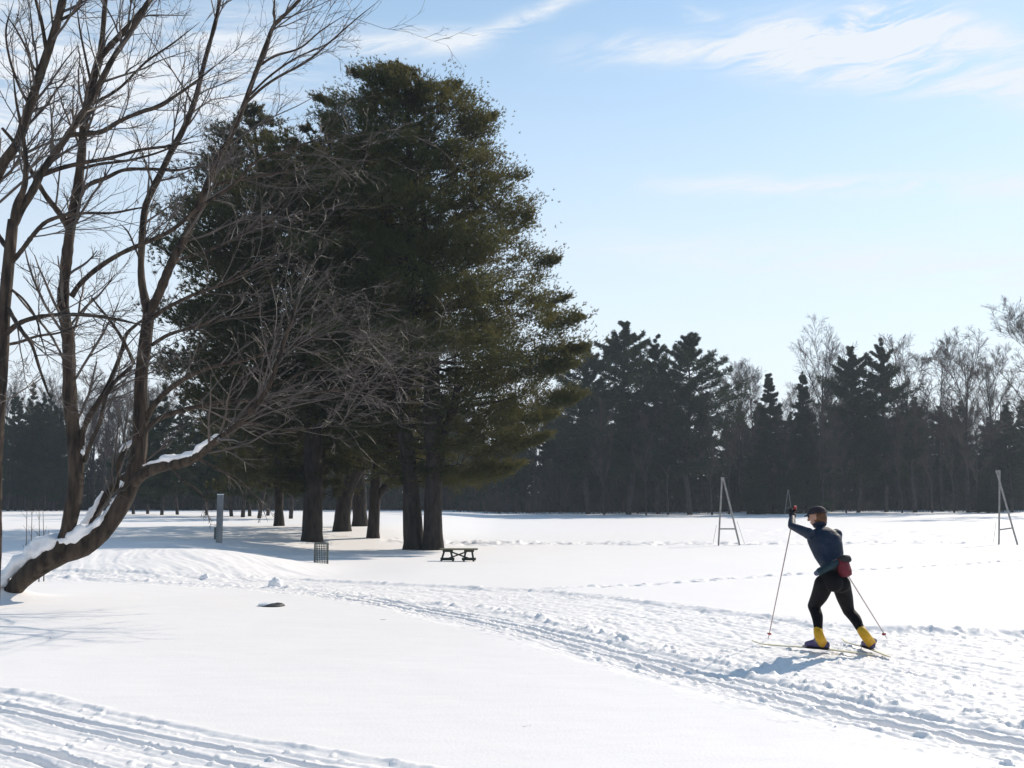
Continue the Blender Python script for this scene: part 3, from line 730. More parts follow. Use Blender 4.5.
# ------------------------------------------------------------------ the wood behind: one mass that nobody could count
def build_woods():
    rng = np.random.default_rng(77)
    nb = []; tb = Acc()
    def place(key, x, Y, H, sx):
        _, _, tr, lm, bv = PR[key]; k = H / PH[key[0]]; a = rng.random() * 6.28; c, s_ = math.cos(a), math.sin(a)
        M = np.array([[c * k * sx, -s_ * k * sx, 0], [s_ * k * sx, c * k * sx, 0], [0, 0, k]]).T
        o = np.array([x, Y, float(gz(x, Y)) - .2])
        for V, Q in zip(tr.V, tr.Q): tb.add(V @ M + o, Q)
        if bv is not None: nb.append((bv[:, :] @ M) + o)
        else:
            off = 0
            for V, Q in zip(lm.V, lm.Q): tb.add(V @ M + o, Q - 0 if off == 0 else Q)
    def rawQ(acc):  # faces were stored with their running offset: give them back per piece
        n = 0; 
        for i, V in enumerate(acc.V):
            acc.Q[i] = acc.Q[i] - n if i < len(acc.Q) else acc.Q[i]; n += len(V)
    for k in PR:
        for j in (2, 3):
            A = PR[k][j]
            if A is None or not A.V: continue
            V = np.concatenate(A.V); Q = np.concatenate(A.Q); A.V = [V]; A.Q = [Q]
    x = -125.0
    while x < 150:
        for row, Y in enumerate((190, 200, 213)):
            xx = x + rng.normal() * 2 + row * 2.3; yy = Y + rng.random() * 9 + (12 if xx < -10 else 0)
            pxx = CX + F * xx / yy
            q = rng.random()
            if pxx > 425:
                if q < .62: place(('thicket', int(rng.integers(3))), xx, yy, (16 + 6 * rng.random()), 1.25)
                else: place(('bare', int(rng.integers(3))), xx, yy, 16 + 7 * rng.random(), .9)
            else:
                if q < .3: place(('thicket', int(rng.integers(3))), xx, yy, 13 + 6 * rng.random(), 1.2)
                else: place(('bare', int(rng.integers(3))), xx, yy, 16 + 7 * rng.random(), .9)
        x += 4.4
    # undergrowth: brush of thin stems along the edge
    n = 2600
    bx = -120 + 270 * rng.random(n); by = 176 + 22 * rng.random(n) + np.where(bx < -10, 20, 0); hh = (1.0 + 5.0 * rng.random(n) ** 1.5) * np.clip(1 + 2.2 * fbm(bx / 7, by / 20, 2, 4), .35, 1.9)
    P = np.empty((n, 4, 3)); lean = rng.normal(size=(n, 2)) * .25
    for k in range(4):
        t_ = k / 3; P[:, k, 0] = bx + lean[:, 0] * hh * t_; P[:, k, 1] = by + lean[:, 1] * hh * t_; P[:, k, 2] = gz(bx, by) - .1 + hh * t_
    R = (.03 + .03 * rng.random(n))[:, None] * np.linspace(1, .3, 4)[None]
    tubes(tb, P, R, 3, False)
    B, BR = spawn(rng, P, R, 9, .15, 1, .3, .7, .7, (0, 0, .2), 3, .6, .15, True, .5, rmin=.022); tubes(tb, B, BR, 3, False)
    o = link('woods', tb.mesh('woods'), M_FARTWIG); tag(o, 'dense leafless wood and brush filling the far edge of the field', 'woods', None, 'stuff')
    # a dark floor of needles and young evergreens inside the wood
    c = np.stack([-120 + 270 * rng.random(60000), 192 + 30 * rng.random(60000), np.zeros(60000)], 1); c[:, 1] += np.where(c[:, 0] < -10, 14, 0)
    c[:, 2] = gz(c[:, 0], c[:, 1]) + 9.0 * rng.random(60000) ** 2.2
    nb.append(blade_verts(rng, c, np.repeat([[0, 0, 1.]], len(c), 0), 5, .9, .26))
    V = np.concatenate(nb)
    o = link('woods', blade_mesh('woods', V), M_FARNEEDLE); tag(o, 'dark evergreen boughs massed behind the far tree line', 'woods', None, 'stuff')
build_woods()
# ------------------------------------------------------------------ the bare trees on the left
def px_limb(base, pts, w, K=None, n=9, rough=.05, seed=0):
    """pts: (px, py, metres behind the foot)"""
    Y = base[1]; P = np.array([at(p[0], p[1], Y + p[2]) for p in pts])
    R = np.array([.93 * wd * (Y + p[2]) / F / 2 for wd, p in zip(w, pts)])
    if w[-1] < 3: R[-1] *= .25
    K = K or max(10, 5 * len(pts))
    P, R = resample(P, R, K)
    rng = np.random.default_rng(seed + len(pts) * 7 + int(pts[0][0]))
    R = R * (1 + rough * rng.normal(size=K))
    return P, R
def bare_tree(label, foot, Yoff, trunk, limbs, seed, twig_sets, trunk_n=20):
    b = hit(*foot); b[1] += Yoff; b = np.array([at(foot[0], foot[1], b[1])[0], b[1], 0]); b[2] = float(gz(b[0], b[1])) - .02
    t = thing('bare_tree', label, 'bare tree', b)
    a = Acc()
    for pts, w in trunk:
        P, R = px_limb(b, pts, w, n=trunk_n, K=36, rough=.025); tubes(a, P, R, trunk_n)
    wpart('trunk', a, M_BARK, t)
    polys = []
    for pts, w in limbs:
        P, R = px_limb(b, pts, w); polys.append((P, R))
        a = Acc(); tubes(a, P, R, 10 if w[0] > 5 else 6); wpart('limb', a, M_BARK, t)
    return t, b, polys
def twigs(t, b, polys, seed, n1=14, l=(.7, 2.2), bias=(.18, 0, .25), lift=.03, n2=8, n3=4, t0=.22, spread=.75, thick=.55, rmin=.0036, depth_flat=1.0):
    rng = np.random.default_rng(seed); a = Acc()
    P = []; R = []
    for p, r in polys:
        q, w = resample(p, r, 16); P.append(q); R.append(w)
    P = np.array(P); R = np.array(R)
    L = np.linalg.norm(np.diff(P, axis=1), axis=2).sum(1)
    A = []; AR = []
    for i in range(len(P)):
        n = max(3, int(n1 * L[i] / 3.0))
        q, w = spawn(rng, P[i:i + 1], R[i:i + 1], n, t0, 1.0, l[0], l[1], spread, bias, 9, .42, .10, False, .25, lift=lift, rmin=.006)
        A.append(q); AR.append(np.minimum(w, .028))
        # the limb itself goes on as a twig
    A = np.concatenate(A); AR = np.concatenate(AR) * .9; tubes(a, A, AR, 5, False)
    B, BR = spawn(rng, A, AR, n2, .15, 1.0, .25, .60, .62, (bias[0] * .5, 0, bias[2] * .4), 7, .6, .13, True, .35, lift=lift * .6, rmin=rmin * 1.25); tubes(a, B, BR, 4, False)
    C, CR = spawn(rng, B, BR, n3, .15, 1.0, .30, .75, .6, (bias[0] * .4, 0, .05), 5, .7, .14, True, .5, lift=lift * .4, rmin=rmin); tubes(a, C, CR, 3, False)
    D, DR = spawn(rng, C, CR, 1, .3, 1.0, .35, .8, .6, (bias[0] * .4, 0, .05), 4, .8, .14, True, .6, rmin=rmin * .85); tubes(a, D, DR, 3, False)
    o = wpart('crown', a, M_TWIG, t)
    return o

# the leaning tree
T_TRUNK = [([(4, 606, .1), (12, 592, .05), (24, 578, 0), (44, 562, 0), (66, 551, 0), (88, 543, .05), (106, 527, .1), (122, 503, .15), (133, 478, .2), (139, 450, .25), (141, 415, .3), (141, 380, .3), (145, 345, .3), (149, 312, .3)],
            [17, 17, 20, 24, 25, 23, 20, 19, 19, 17, 15.5, 14, 13.5, 12.5])]
T_LIMB = [
 # upright stem
 ([(60, 552, -.1), (66, 536, -.1), (71, 515, -.15), (75, 490, -.2), (76, 462, -.2), (73, 430, -.2), (70, 400, -.25), (69, 360, -.3), (68, 335, -.3), (63, 305, -.3), (66, 265, -.35), (71, 225, -.4), (78, 185, -.45), (82, 150, -.5), (85, 115, -.55), (92, 85, -.6), (100, 58, -.6), (103, 30, -.7), (106, -10, -.8)], [17, 15, 15, 16, 17, 15, 14.5, 14, 13.5, 12, 11.5, 11, 10.5, 9, 9, 8.5, 8, 5.5, 5]),
 ([(100, 58, -.6), (112, 44, -.6), (130, 25, -.6), (150, 0, -.6), (160, -20, -.6)], [6.5, 7, 6.5, 6, 5]),
 # second stem that joins the trunk
 ([(84, 540, .5), (96, 514, .5), (108, 494, .45), (122, 480, .35), (134, 470, .2)], [8, 9, 9.5, 9, 6]),
 # stub
 ([(118, 488, .5), (118, 470, .5), (119, 458, .5), (126, 448, .55), (133, 444, .6)], [5, 4.5, 4.5, 4, 3]),
 # left fork
 ([(149, 314, .3), (145, 300, .3), (141, 270, .3), (144, 215, .35), (150, 195, .4), (160, 175, .4), (172, 150, .5), (183, 130, .5), (195, 100, .6), (205, 60, .7), (216, 20, .8), (222, -15, .9)], [10, 9, 7.5, 7, 7, 7.5, 7, 6.5, 6, 5, 4.5, 4]),
 # right fork
 ([(149, 314, .3), (158, 296, .25), (172, 262, .15), (188, 232, .05), (205, 190, -.1), (218, 158, -.2), (230, 138, -.3), (244, 105, -.4), (256, 72, -.5), (268, 40, -.6), (275, 24, -.6), (288, 12, -.7), (305, -6, -.8)], [11, 10.5, 10, 9, 7.5, 7, 6.5, 6, 5.5, 5, 4.5, 4, 3.5]),
 ([(275, 24, -.6), (274, 8, -.6), (276, -15, -.6)], [3, 2.5, 2]),
 # the long limb with snow
 ([(134, 482, .1), (147, 472, -.1), (165, 466, -.3), (185, 462, -.5), (200, 454, -.6), (214, 442, -.8), (232, 430, -1.0), (248, 414, -1.1), (258, 402, -1.2), (268, 388, -1.2), (276, 368, -1.3), (284, 342, -1.3), (294, 312, -1.4), (298, 296, -1.4)], [13, 12, 11, 10.5, 9.5, 8.5, 8, 7, 6, 5, 4.5, 4, 3, 2.4]),
 ([(240, 421, -1.0), (262, 424, -1.3), (285, 430, -1.6), (310, 428, -1.9), (345, 424, -2.2)], [4, 3, 2.5, 2, 1.2]),
 ([(258, 403, -1.2), (285, 398, -1.3), (320, 392, -1.5), (360, 388, -1.7), (402, 378, -2)], [4, 3.2, 2.6, 2, 1.2]),
 ([(268, 388, -1.2), (300, 374, -1.0), (330, 362, -.9), (352, 348, -.8)], [3.4, 2.8, 2, 1.2]),
 ([(195, 457, -.5), (215, 468, -.9), (238, 480, -1.2), (258, 500, -1.4), (268, 522, -1.5)], [3.4, 2.8, 2.2, 1.6, .9]),
 ([(170, 464, -.3), (182, 480, -.7), (200, 492, -1.0), (212, 512, -1.2)], [3, 2.2, 1.6, .9]),
 # low right limbs from the trunk
 ([(144, 424, .3), (152, 408, .2), (166, 392, .1), (186, 378, 0), (208, 368, -.1), (240, 361, -.2), (278, 350, -.3), (320, 336, -.4), (355, 328, -.5)], [6.5, 6.5, 6, 5.5, 5, 4, 3, 2.2, 1.4]),
 ([(146, 428, .3), (160, 418, .5), (180, 411, .7), (205, 405, .9), (235, 401, 1.1), (270, 400, 1.2), (315, 392, 1.4), (365, 384, 1.6)], [6, 6, 5.5, 5, 4, 3.2, 2.4, 1.3]),
 ([(148, 322, .3), (160, 312, .1), (178, 302, -.1), (200, 292, -.2), (228, 282, -.3), (262, 262, -.4), (300, 250, -.5)], [5, 4.5, 4, 3.4, 3, 2.2, 1.3]),
 ([(152, 345, .3), (168, 335, .6), (190, 328, .9), (225, 318, 1.2), (265, 312, 1.5), (310, 296, 1.8)], [4.5, 4, 3.6, 3, 2.2, 1.2]),
 ([(172, 263, .15), (184, 258, .4), (204, 252, .7), (232, 240, 1.0), (266, 222, 1.2), (300, 214, 1.4), (350, 200, 1.6)], [4, 3.6, 3.4, 3, 2.4, 1.8, 1.1]),
 ([(205, 190, -.1), (225, 182, -.3), (250, 178, -.5), (290, 170, -.7), (330, 160, -.9), (372, 140, -1)], [3.4, 3, 2.6, 2.2, 1.6, 1]),
 ([(244, 105, -.4), (262, 88, -.4), (280, 76, -.4), (306, 62, -.4), (330, 42, -.4), (355, 20, -.4), (380, 0, -.4)], [3.4, 3, 2.8, 2.4, 2, 1.5, 1]),
 ([(256, 68, -.5), (275, 56, -.7), (300, 48, -.9), (322, 30, -1.1), (350, 12, -1.2)], [3, 2.6, 2.2, 1.6, 1]),
 ([(250, 95, -.4), (270, 76, -.2), (296, 58, 0), (325, 45, .2), (348, 30, .3)], [3, 2.6, 2.2, 1.6, 1]),
 # crossing bough from the upright stem to the right
 ([(72, 296, -.3), (80, 284, -.4), (98, 268, -.6), (120, 254, -.8), (142, 244, -1.0), (172, 230, -1.2), (200, 207, -1.4), (232, 186, -1.5), (258, 160, -1.6), (300, 146, -1.8), (345, 128, -2)], [6, 5.5, 5.5, 5, 5, 4.6, 4.2, 3.6, 3, 2.2, 1.3]),
 # from the upright stem to the upper left
 ([(71, 232, -.4), (60, 214, -.5), (46, 196, -.6), (34, 176, -.7), (24, 158, -.8), (14, 142, -.9), (2, 128, -1)], [8, 6.5, 5.5, 5, 4.5, 4, 3]),
 ([(82, 190, -.45), (92, 183, -.5), (106, 178, -.6), (124, 170, -.7), (150, 169, -.8), (178, 170, -.9), (205, 164, -1)], [5.5, 5, 4.5, 4, 3.5, 3, 2]),
 ([(84, 168, -.5), (100, 164, -.3), (130, 160, -.1), (165, 150, .1), (205, 130, .3)], [4, 3.5, 3, 2.4, 1.5]),
 ([(88, 105, -.55), (104, 98, -.4), (122, 86, -.3), (146, 62, -.2), (172, 44, -.1), (200, 22, 0)], [4, 3.6, 3.2, 2.8, 2.2, 1.6]),
 ([(86, 132, -.55), (100, 132, -.7), (118, 122, -.9), (140, 112, -1.0), (160, 105, -1.1), (190, 86, -1.3), (225, 58, -1.5)], [5, 4.6, 4.4, 4.2, 3.8, 3, 2]),
 ([(92, 88, -.6), (86, 60, -.7), (80, 30, -.8), (76, 0, -.9)], [3.2, 2.6, 2.2, 1.8]),
 # thin stems between
 ([(82, 446, -.2), (83, 432, -.2), (90, 415, -.1), (100, 400, 0), (107, 388, .1), (114, 372, .1), (122, 350, .2), (126, 335, .2), (136, 325, .25), (146, 318, .3)], [6, 6, 6.5, 6.5, 6, 5, 4.5, 4, 3.5, 3]),
 ([(84, 462, -.2), (91, 442, -.3), (100, 422, -.3), (105, 398, -.2), (112, 385, -.1), (122, 375, .1), (132, 366, .25)], [5, 4.6, 4.5, 4.5, 5, 5, 4]),
 ([(134, 364, .3), (128, 350, .1), (118, 332, 0), (108, 318, -.2), (98, 306, -.3), (88, 292, -.5)], [4.5, 4.2, 3.6, 3.2, 2.6, 1.8]),
 ([(141, 262, .3), (136, 250, .5), (128, 232, .7), (118, 222, .8)], [3, 2.4, 2, 1.4]),
 ([(70, 214, -.4), (90, 213, -.3), (112, 213, -.1), (134, 209, .1), (160, 204, .3)], [3.4, 3, 2.8, 2.4, 1.5]),
]
t, b, polys = bare_tree('leaning bare tree with crooked brown trunk and snow along its low limb', (14, 592), 0, T_TRUNK, T_LIMB, 1, None)
LEAN = (t, b)
up = [p for p in polys if p[0][:, 2].max() > 6.2]; low = [p for p in polys if p[0][:, 2].max() <= 6.2]
o1 = twigs(t, b, [p for i_, p in enumerate(polys) if i_ not in (11, 12)], 21, n1=7, l=(.8, 2.2), bias=(.20, 0, .22), n2=5, n3=3)
# the thick haze of fine twigs on the right
sel = [polys[i] for i in (7, 8, 9, 10, 13, 14, 15, 16, 17)]
o2 = twigs(t, b, sel, 22, n1=6, l=(.9, 2.3), bias=(.24, 0, .10), lift=.0, n2=5, n3=2, t0=.35)
# drooping twigs under the low limb
o3 = twigs(t, b, [polys[11], polys[12], polys[7]], 23, n1=3, l=(.3, .7), bias=(.3, 0, -.45), lift=-.06, n2=4, n3=2, t0=.3)

# snow lying on the trunk and the limbs
def snow_on(t, b, pts, w, th, label=None, Kn=30, seed=0, side=.0, sink=.55):
    """pts on the upper edge line (px, py, dY); w: width in px of the snow; th: its height in px"""
    P = np.array([at(p[0], p[1], b[1] + p[2]) for p in pts]); s = b[1] / F
    P, W = resample(P, np.array(w) * s / 2, Kn); _, Th = resample(np.array([at(p[0], p[1], b[1] + p[2]) for p in pts]), np.array(th) * s, Kn)
    rng = np.random.default_rng(seed); nz = np.convolve(rng.normal(size=Kn + 6), np.ones(7) / 7, 'valid') * .5
    W = W * (1 + .5 * nz); Th = Th * (1 + 1.1 * nz)
    T = np.gradient(P, axis=0); T = norm(T); S = norm(np.cross(T, [0, 0, 1.])); U = np.cross(S, T)
    n = 14; a = np.arange(n) * 2 * np.pi / n
    end = np.sin(np.linspace(.12, np.pi - .12, Kn)) ** .35
    V = P[:, None] + (np.cos(a)[None, :, None] * (W * end)[:, None, None]) * S[:, None] + ((np.sin(a)[None, :, None] * .5 + .5 - sink) * (Th * end)[:, None, None]) * U[:, None]
    gk, gj = np.meshgrid(np.arange(Kn), np.arange(n), indexing='ij')
    V = V + (np.cos(a)[None, :, None] * S[:, None] + np.sin(a)[None, :, None] * U[:, None]) * (W.mean() * .9 * fbm(gk * .45 + seed * 7, np.sin(gj * 2 * np.pi / n) * 1.6 + np.cos(gj * 2 * np.pi / n), 3, seed))[..., None]
    acc = Acc(); k = np.arange(Kn - 1)[:, None] * n; j = np.arange(n)[None]; j2 = (j + 1) % n
    acc.add(V.reshape(-1, 3), np.stack([k + j, k + j2, k + n + j2, k + n + j], -1).reshape(-1, 4))
    for e in (0, Kn - 1):
        i = np.arange(n); acc.add(np.vstack([V[e], V[e].mean(0)]), None, np.stack([i, (i + 1) % n, np.full(n, n)], -1))
    return wpart('snow_cap', acc, M_CAP, t, True, label)
snow_on(t, b, [(-8, 596, 0), (4, 577, 0), (18, 564, 0), (34, 551, 0), (50, 540, -.05), (64, 538, -.05), (80, 533, -.05), (92, 528, 0), (104, 515, 0), (114, 500, .05), (124, 482, .1)],
        [30, 24, 22, 24, 26, 22, 18, 15, 11, 7, 4], [19, 16, 15, 17, 20, 14, 11, 8, 7, 5, 3], 'thick snow lying along the bent foot of the trunk', 46, 1)
snow_on(t, b, [(72, 540, .45), (80, 533, .45), (90, 514, .45), (97, 503, .45), (104, 492, .45)], [9, 9, 7, 6, 4], [8, 9, 8, 6, 4], None, 20, 2)
snow_on(t, b, [(145, 465, -.1), (158, 461, -.25), (172, 458, -.4), (190, 455, -.5), (200, 447, -.65), (212, 439, -.8), (228, 429, -1.0)], [9, 9, 9, 8.5, 8, 7, 4], [5, 7, 6, 7, 5, 6, 3], 'ragged strip of snow along the low limb', 40, 3)
snow_on(t, b, [(119, 452, .5), (125, 446, .5), (133, 441, .55)], [5, 6, 4], [5, 6, 4], None, 12, 4)
snow_on(t, b, [(120, 480, .4), (127, 473, .35), (132, 469, .3)], [6, 6, 4], [6, 5, 4], None, 12, 5)
snow_on(t, b, [(80, 455, -.2), (82, 452, -.2), (84, 450, -.2)], [5, 6, 4], [6, 6, 4], None, 10, 6)

# the tree cut by the left edge of the picture
L_TRUNK = [([(-14, 612, 0), (-9, 580, 0), (-5, 540, 0), (-4, 480, 0), (-1, 420, 0), (3, 360, 0), (4.5, 310, 0), (7, 280, 0), (10, 250, 0), (13, 220, 0)], [26, 18, 13, 12, 11.5, 11, 12, 12.5, 12, 11])]
L_LIMB = [
 ([(13, 225, 0), (22, 208, 0), (32, 192, 0), (42, 172, .1), (56, 152, .2), (70, 132, .3), (82, 114, .4), (96, 90, .5), (112, 60, .6), (128, 36, .7), (142, 14, .8), (156, -12, .9)], [10.5, 9, 9, 8, 8, 7, 7, 6.5, 6, 6, 5.5, 5]),
 ([(13, 225, 0), (17, 205, -.1), (24, 188, -.2), (26, 165, -.2), (23, 135, -.2), (16, 100, -.3), (12, 60, -.4)], [9, 9, 7, 5.5, 4, 2.6, 1.2]),
 ([(-30, 300, 1.5), (-20, 230, 1.2), (-8, 190, 1.0), (4, 162, .9), (18, 142, .8), (28, 112, .7), (40, 75, .7), (50, 45, .7), (58, 20, .7), (66, -15, .7)], [12.5, 12, 11, 10.5, 10.5, 10, 9.5, 9, 8.5, 8]),
 ([(11, 252, 0), (4, 244, .2), (-6, 228, .4), (-18, 205, .5)], [6, 5.5, 5, 4]),
 ([(12, 262, 0), (22, 250, -.1), (34, 234, -.2), (46, 222, -.3), (62, 216, -.4), (74, 214, -.5)], [5.5, 5, 5, 4.6, 4, 3]),
 ([(5, 335, 0), (18, 324, -.2), (34, 318, -.4), (55, 315, -.6), (85, 315, -.8), (120, 320, -1), (160, 330, -1.2)], [6, 5.5, 5, 4.5, 4, 3, 1.6]),
 ([(8, 308, 0), (16, 322, -.5), (24, 334, -.8), (32, 345, -1), (40, 370, -1.2), (47, 390, -1.3), (50, 398, -1.3)], [5, 5, 4.5, 4, 3.4, 2.6, 1.5]),
 ([(5, 345, 0), (20, 342, .3), (38, 336, .6), (62, 332, .9), (95, 318, 1.2)], [4, 3.6, 3, 2.4, 1.5]),
 ([(40, 176, .1), (58, 169, .3), (82, 163, .5), (110, 158, .7), (140, 150, .9), (170, 146, 1.1), (205, 140, 1.3)], [5.5, 5, 4.6, 4, 3.4, 2.8, 1.6]),
 ([(66, 134, .3), (84, 134, .2), (102, 132, .1), (122, 120, 0), (142, 112, -.1), (165, 104, -.2), (196, 80, -.3)], [5, 4.6, 4.6, 4.4, 4, 3, 1.8]),
 ([(46, 48, .7), (42, 24, .6), (38, 8, .6), (33, -10, .5)], [4.5, 4, 3.6, 3]),
 ([(41, 70, .7), (34, 68, .5), (26, 48, .3), (14, 26, .1), (2, 10, 0)], [3.4, 3, 2.6, 2, 1.4]),
 ([(60, 20, .7), (72, 14, .8), (86, 2, .9)], [4, 3.4, 2.6]),
 ([(30, 106, .7), (20, 88, .5), (10, 60, .3), (6, 30, .1), (14, 0, 0)], [3.6, 3, 2.6, 2.2, 1.6]),
 ([(12, 290, 0), (24, 300, .3), (36, 318, .6), (42, 340, .8), (52, 372, 1)], [3, 2.6, 2.2, 1.6, 1]),
]
t2, b2, polys2 = bare_tree('dark bare tree cut by the left picture edge, its boughs reaching over the leaning tree', (-12, 607), 0, L_TRUNK, L_LIMB, 2, None, 16)
twigs(t2, b2, polys2, 31, n1=8, l=(.8, 2.5), bias=(.20, 0, .22), n2=6, n3=3)
# ------------------------------------------------------------------ things standing in the field
def box(acc, c, size, rz=0.0, axes=None, bev=.0):
    """axes: 3x3 rows = local x, y, z directions"""
    A = np.array(axes, float) if axes is not None else np.array([[math.cos(rz), math.sin(rz), 0], [-math.sin(rz), math.cos(rz), 0], [0, 0, 1.]])
    h = np.array(size, float) / 2; b = min(bev, h.min() * .6)
    if b <= 0: b = h.min() * .12
    V = []
    for sx in (-1, 1):
        for sy in (-1, 1):
            for sz in (-1, 1):
                for k in range(3):
                    p = h * np.array([sx, sy, sz]); q = p.copy()
                    for j in range(3):
                        if j != k: q[j] -= (sx, sy, sz)[j] * b
                    V.append(q)
    V = np.array(V)
    vid = lambda sx, sy, sz, k: (((sx > 0) * 2 + (sy > 0)) * 2 + (sz > 0)) * 3 + k
    Q = []; T = []
    for k in range(3):
        i, j = [m for m in range(3) if m != k]
        for s in (-1, 1):
            f = []
            for a_, b_ in ((-1, -1), (1, -1), (1, 1), (-1, 1)):
                g = [0, 0, 0]; g[k] = s; g[i] = a_; g[j] = b_; f.append(vid(*g, k))
            Q.append(f)
        for a_ in (-1, 1):
            for b_ in (-1, 1):
                g1 = [0, 0, 0]; g1[i] = a_; g1[j] = b_; g2 = g1[:]; g1[k] = -1; g2[k] = 1
                Q.append([vid(*g1, i), vid(*g2, i), vid(*g2, j), vid(*g1, j)])
    for sx in (-1, 1):
        for sy in (-1, 1):
            for sz in (-1, 1): T.append([vid(sx, sy, sz, 0), vid(sx, sy, sz, 1), vid(sx, sy, sz, 2)])
    acc.add(V @ A + np.array(c, float), Q, T)
def beam(acc, p, q, w, h, up=(0, 0, 1)):
    p = np.array(p, float); q = np.array(q, float); x = norm(q - p); y = norm(np.cross(np.array(up, float), x)); z = np.cross(x, y)
    box(acc, (p + q) / 2, (np.linalg.norm(q - p), w, h), axes=[x, y, z])
def fix(me):
    import bmesh
    bm = bmesh.new(); bm.from_mesh(me); bmesh.ops.recalc_face_normals(bm, faces=bm.faces); bm.to_mesh(me); bm.free()
def part(name, acc, m, parent, smooth=False, label=None):
    o = wpart(name, acc, m, parent, smooth, label); fix(o.data); return o
def rodc(acc, p, q, r, n=8):
    P = np.linspace(np.array(p, float), np.array(q, float), 3); tubes(acc, P, np.full(3, r), n)

M_GREENWOOD = material('dark_green_planks', (.022, .027, .022), .85, (.045, .05, .038), 6, .4, 30)
M_GREYWOOD = material('weathered_grey_wood', (.16, .165, .17), .85, (.26, .26, .26), 5, .5, 18, (1, 1, .2))
M_STEEL = material('galvanised_steel', (.20, .20, .20), .55, (.30, .29, .28), 6)
M_WIRE = material('green_grey_wire', (.07, .085, .08), .6, (.11, .125, .12), 8)
M_STONE = material('dark_wet_stone', (.025, .024, .026), .5, (.06, .056, .055), 12, .5, 25)

# low picnic table beside the biggest pine
b = hit(459, 561); s = b[1] / F
t = thing('picnic_table', 'low dark green picnic table with crossed braces beside the biggest pine', 'table', b)
X0, X1 = (440 - 459) * s, (477.5 - 459) * s; top = 11.6 * s
a = Acc()
for k in range(5): box(a, b + np.array([(X0 + X1) / 2, -.30 + k * .15, top]), (X1 - X0, .14, .045), bev=.006)
part('table_top', a, material('lit_table_planks', (.10, .095, .06), .85, (.15, .14, .09), 6, .4, 30), t)
for cx_ in (448.5, 469.5):
    x = (cx_ - 459) * s
    for dx, yy in ((-.30, -.24), (.22, -.24)):
        a = Acc(); beam(a, b + np.array([x + dx * (.92 if cx_ < 459 else .75), yy, -.06]), b + np.array([x + dx * .42, yy, top - .025]), .07, .11, (0, 1, 0)); part('leg', a, M_GREENWOOD, t)
    a = Acc(); box(a, b + np.array([x - .02, -.24, .085]), (.52, .06, .10)); part('foot_rail', a, M_GREENWOOD, t)
    a = Acc(); box(a, b + np.array([x - .02, .0, top - .06]), (.36, .60, .07)); part('top_rail', a, M_GREENWOOD, t)
for sg in (-1, 1):
    a = Acc(); beam(a, b + np.array([-sg * .40, -.20 + sg * .035, .10]), b + np.array([sg * .40, -.20 + sg * .035, top - .05]), .05, .09, (0, 1, 0)); part('brace', a, M_GREENWOOD, t)

# wire litter bin
b = hit(321, 563, 30, 60); s = b[1] / F
t = thing('litter_bin', 'wire mesh litter bin standing in the snow before the straight pine trunk', 'litter bin', b)
rr = 6.3 * s; hh = 19.5 * s; a = Acc()
for k in range(22):
    an = k * 2 * math.pi / 22; p = b + np.array([math.cos(an) * rr, math.sin(an) * rr, -.04]); rodc(a, p, p + np.array([0, 0, hh]), .009, 5)
for k in range(9):
    an = np.linspace(0, 2 * math.pi, 33); P = np.stack([np.cos(an) * rr, np.sin(an) * rr, np.full(33, hh * (k + .5) / 9)], 1) + b; tubes(a, P, np.full(33, .005), 5)
part('mesh_basket', a, M_WIRE, t, True)
a = Acc(); an = np.linspace(0, 2 * math.pi, 41)
tubes(a, np.stack([np.cos(an) * rr, np.sin(an) * rr, np.full(41, hh)], 1) + b, np.full(41, .024), 8); part('rim', a, M_WIRE, t, True)
for an_ in (0.05, math.pi - .05):
    a = Acc(); p = b + np.array([math.cos(an_) * rr * 1.03, math.sin(an_) * rr, -.1]); rodc(a, p, p + np.array([0, 0, hh + .1]), .028, 8); part('post', a, M_WIRE, t, True)

# grey post on the snow bank
b = hit(219, 543, 24, 60); s = b[1] / F
t = thing('wooden_post', 'upright grey wooden post with a small box on its left side', 'post', b)
hh = 47.5 * s; a = Acc(); box(a, b + np.array([0, 0, hh / 2 - .1]), (5.6 * s, 5.6 * s, hh + .2), .12, bev=.012); part('shaft', a, M_GREYWOOD, t)
a = Acc(); box(a, b + np.array([-3.6 * s, -.04, 9.5 * s]), (2.4 * s, .12, 12 * s), .12, bev=.01); part('meter_box', a, M_WIRE, t)
a = Acc(); box(a, b + np.array([0, 0, hh + .012]), (5.9 * s, 5.9 * s, .035), .12); part('snow_cap', a, M_CAP, t)

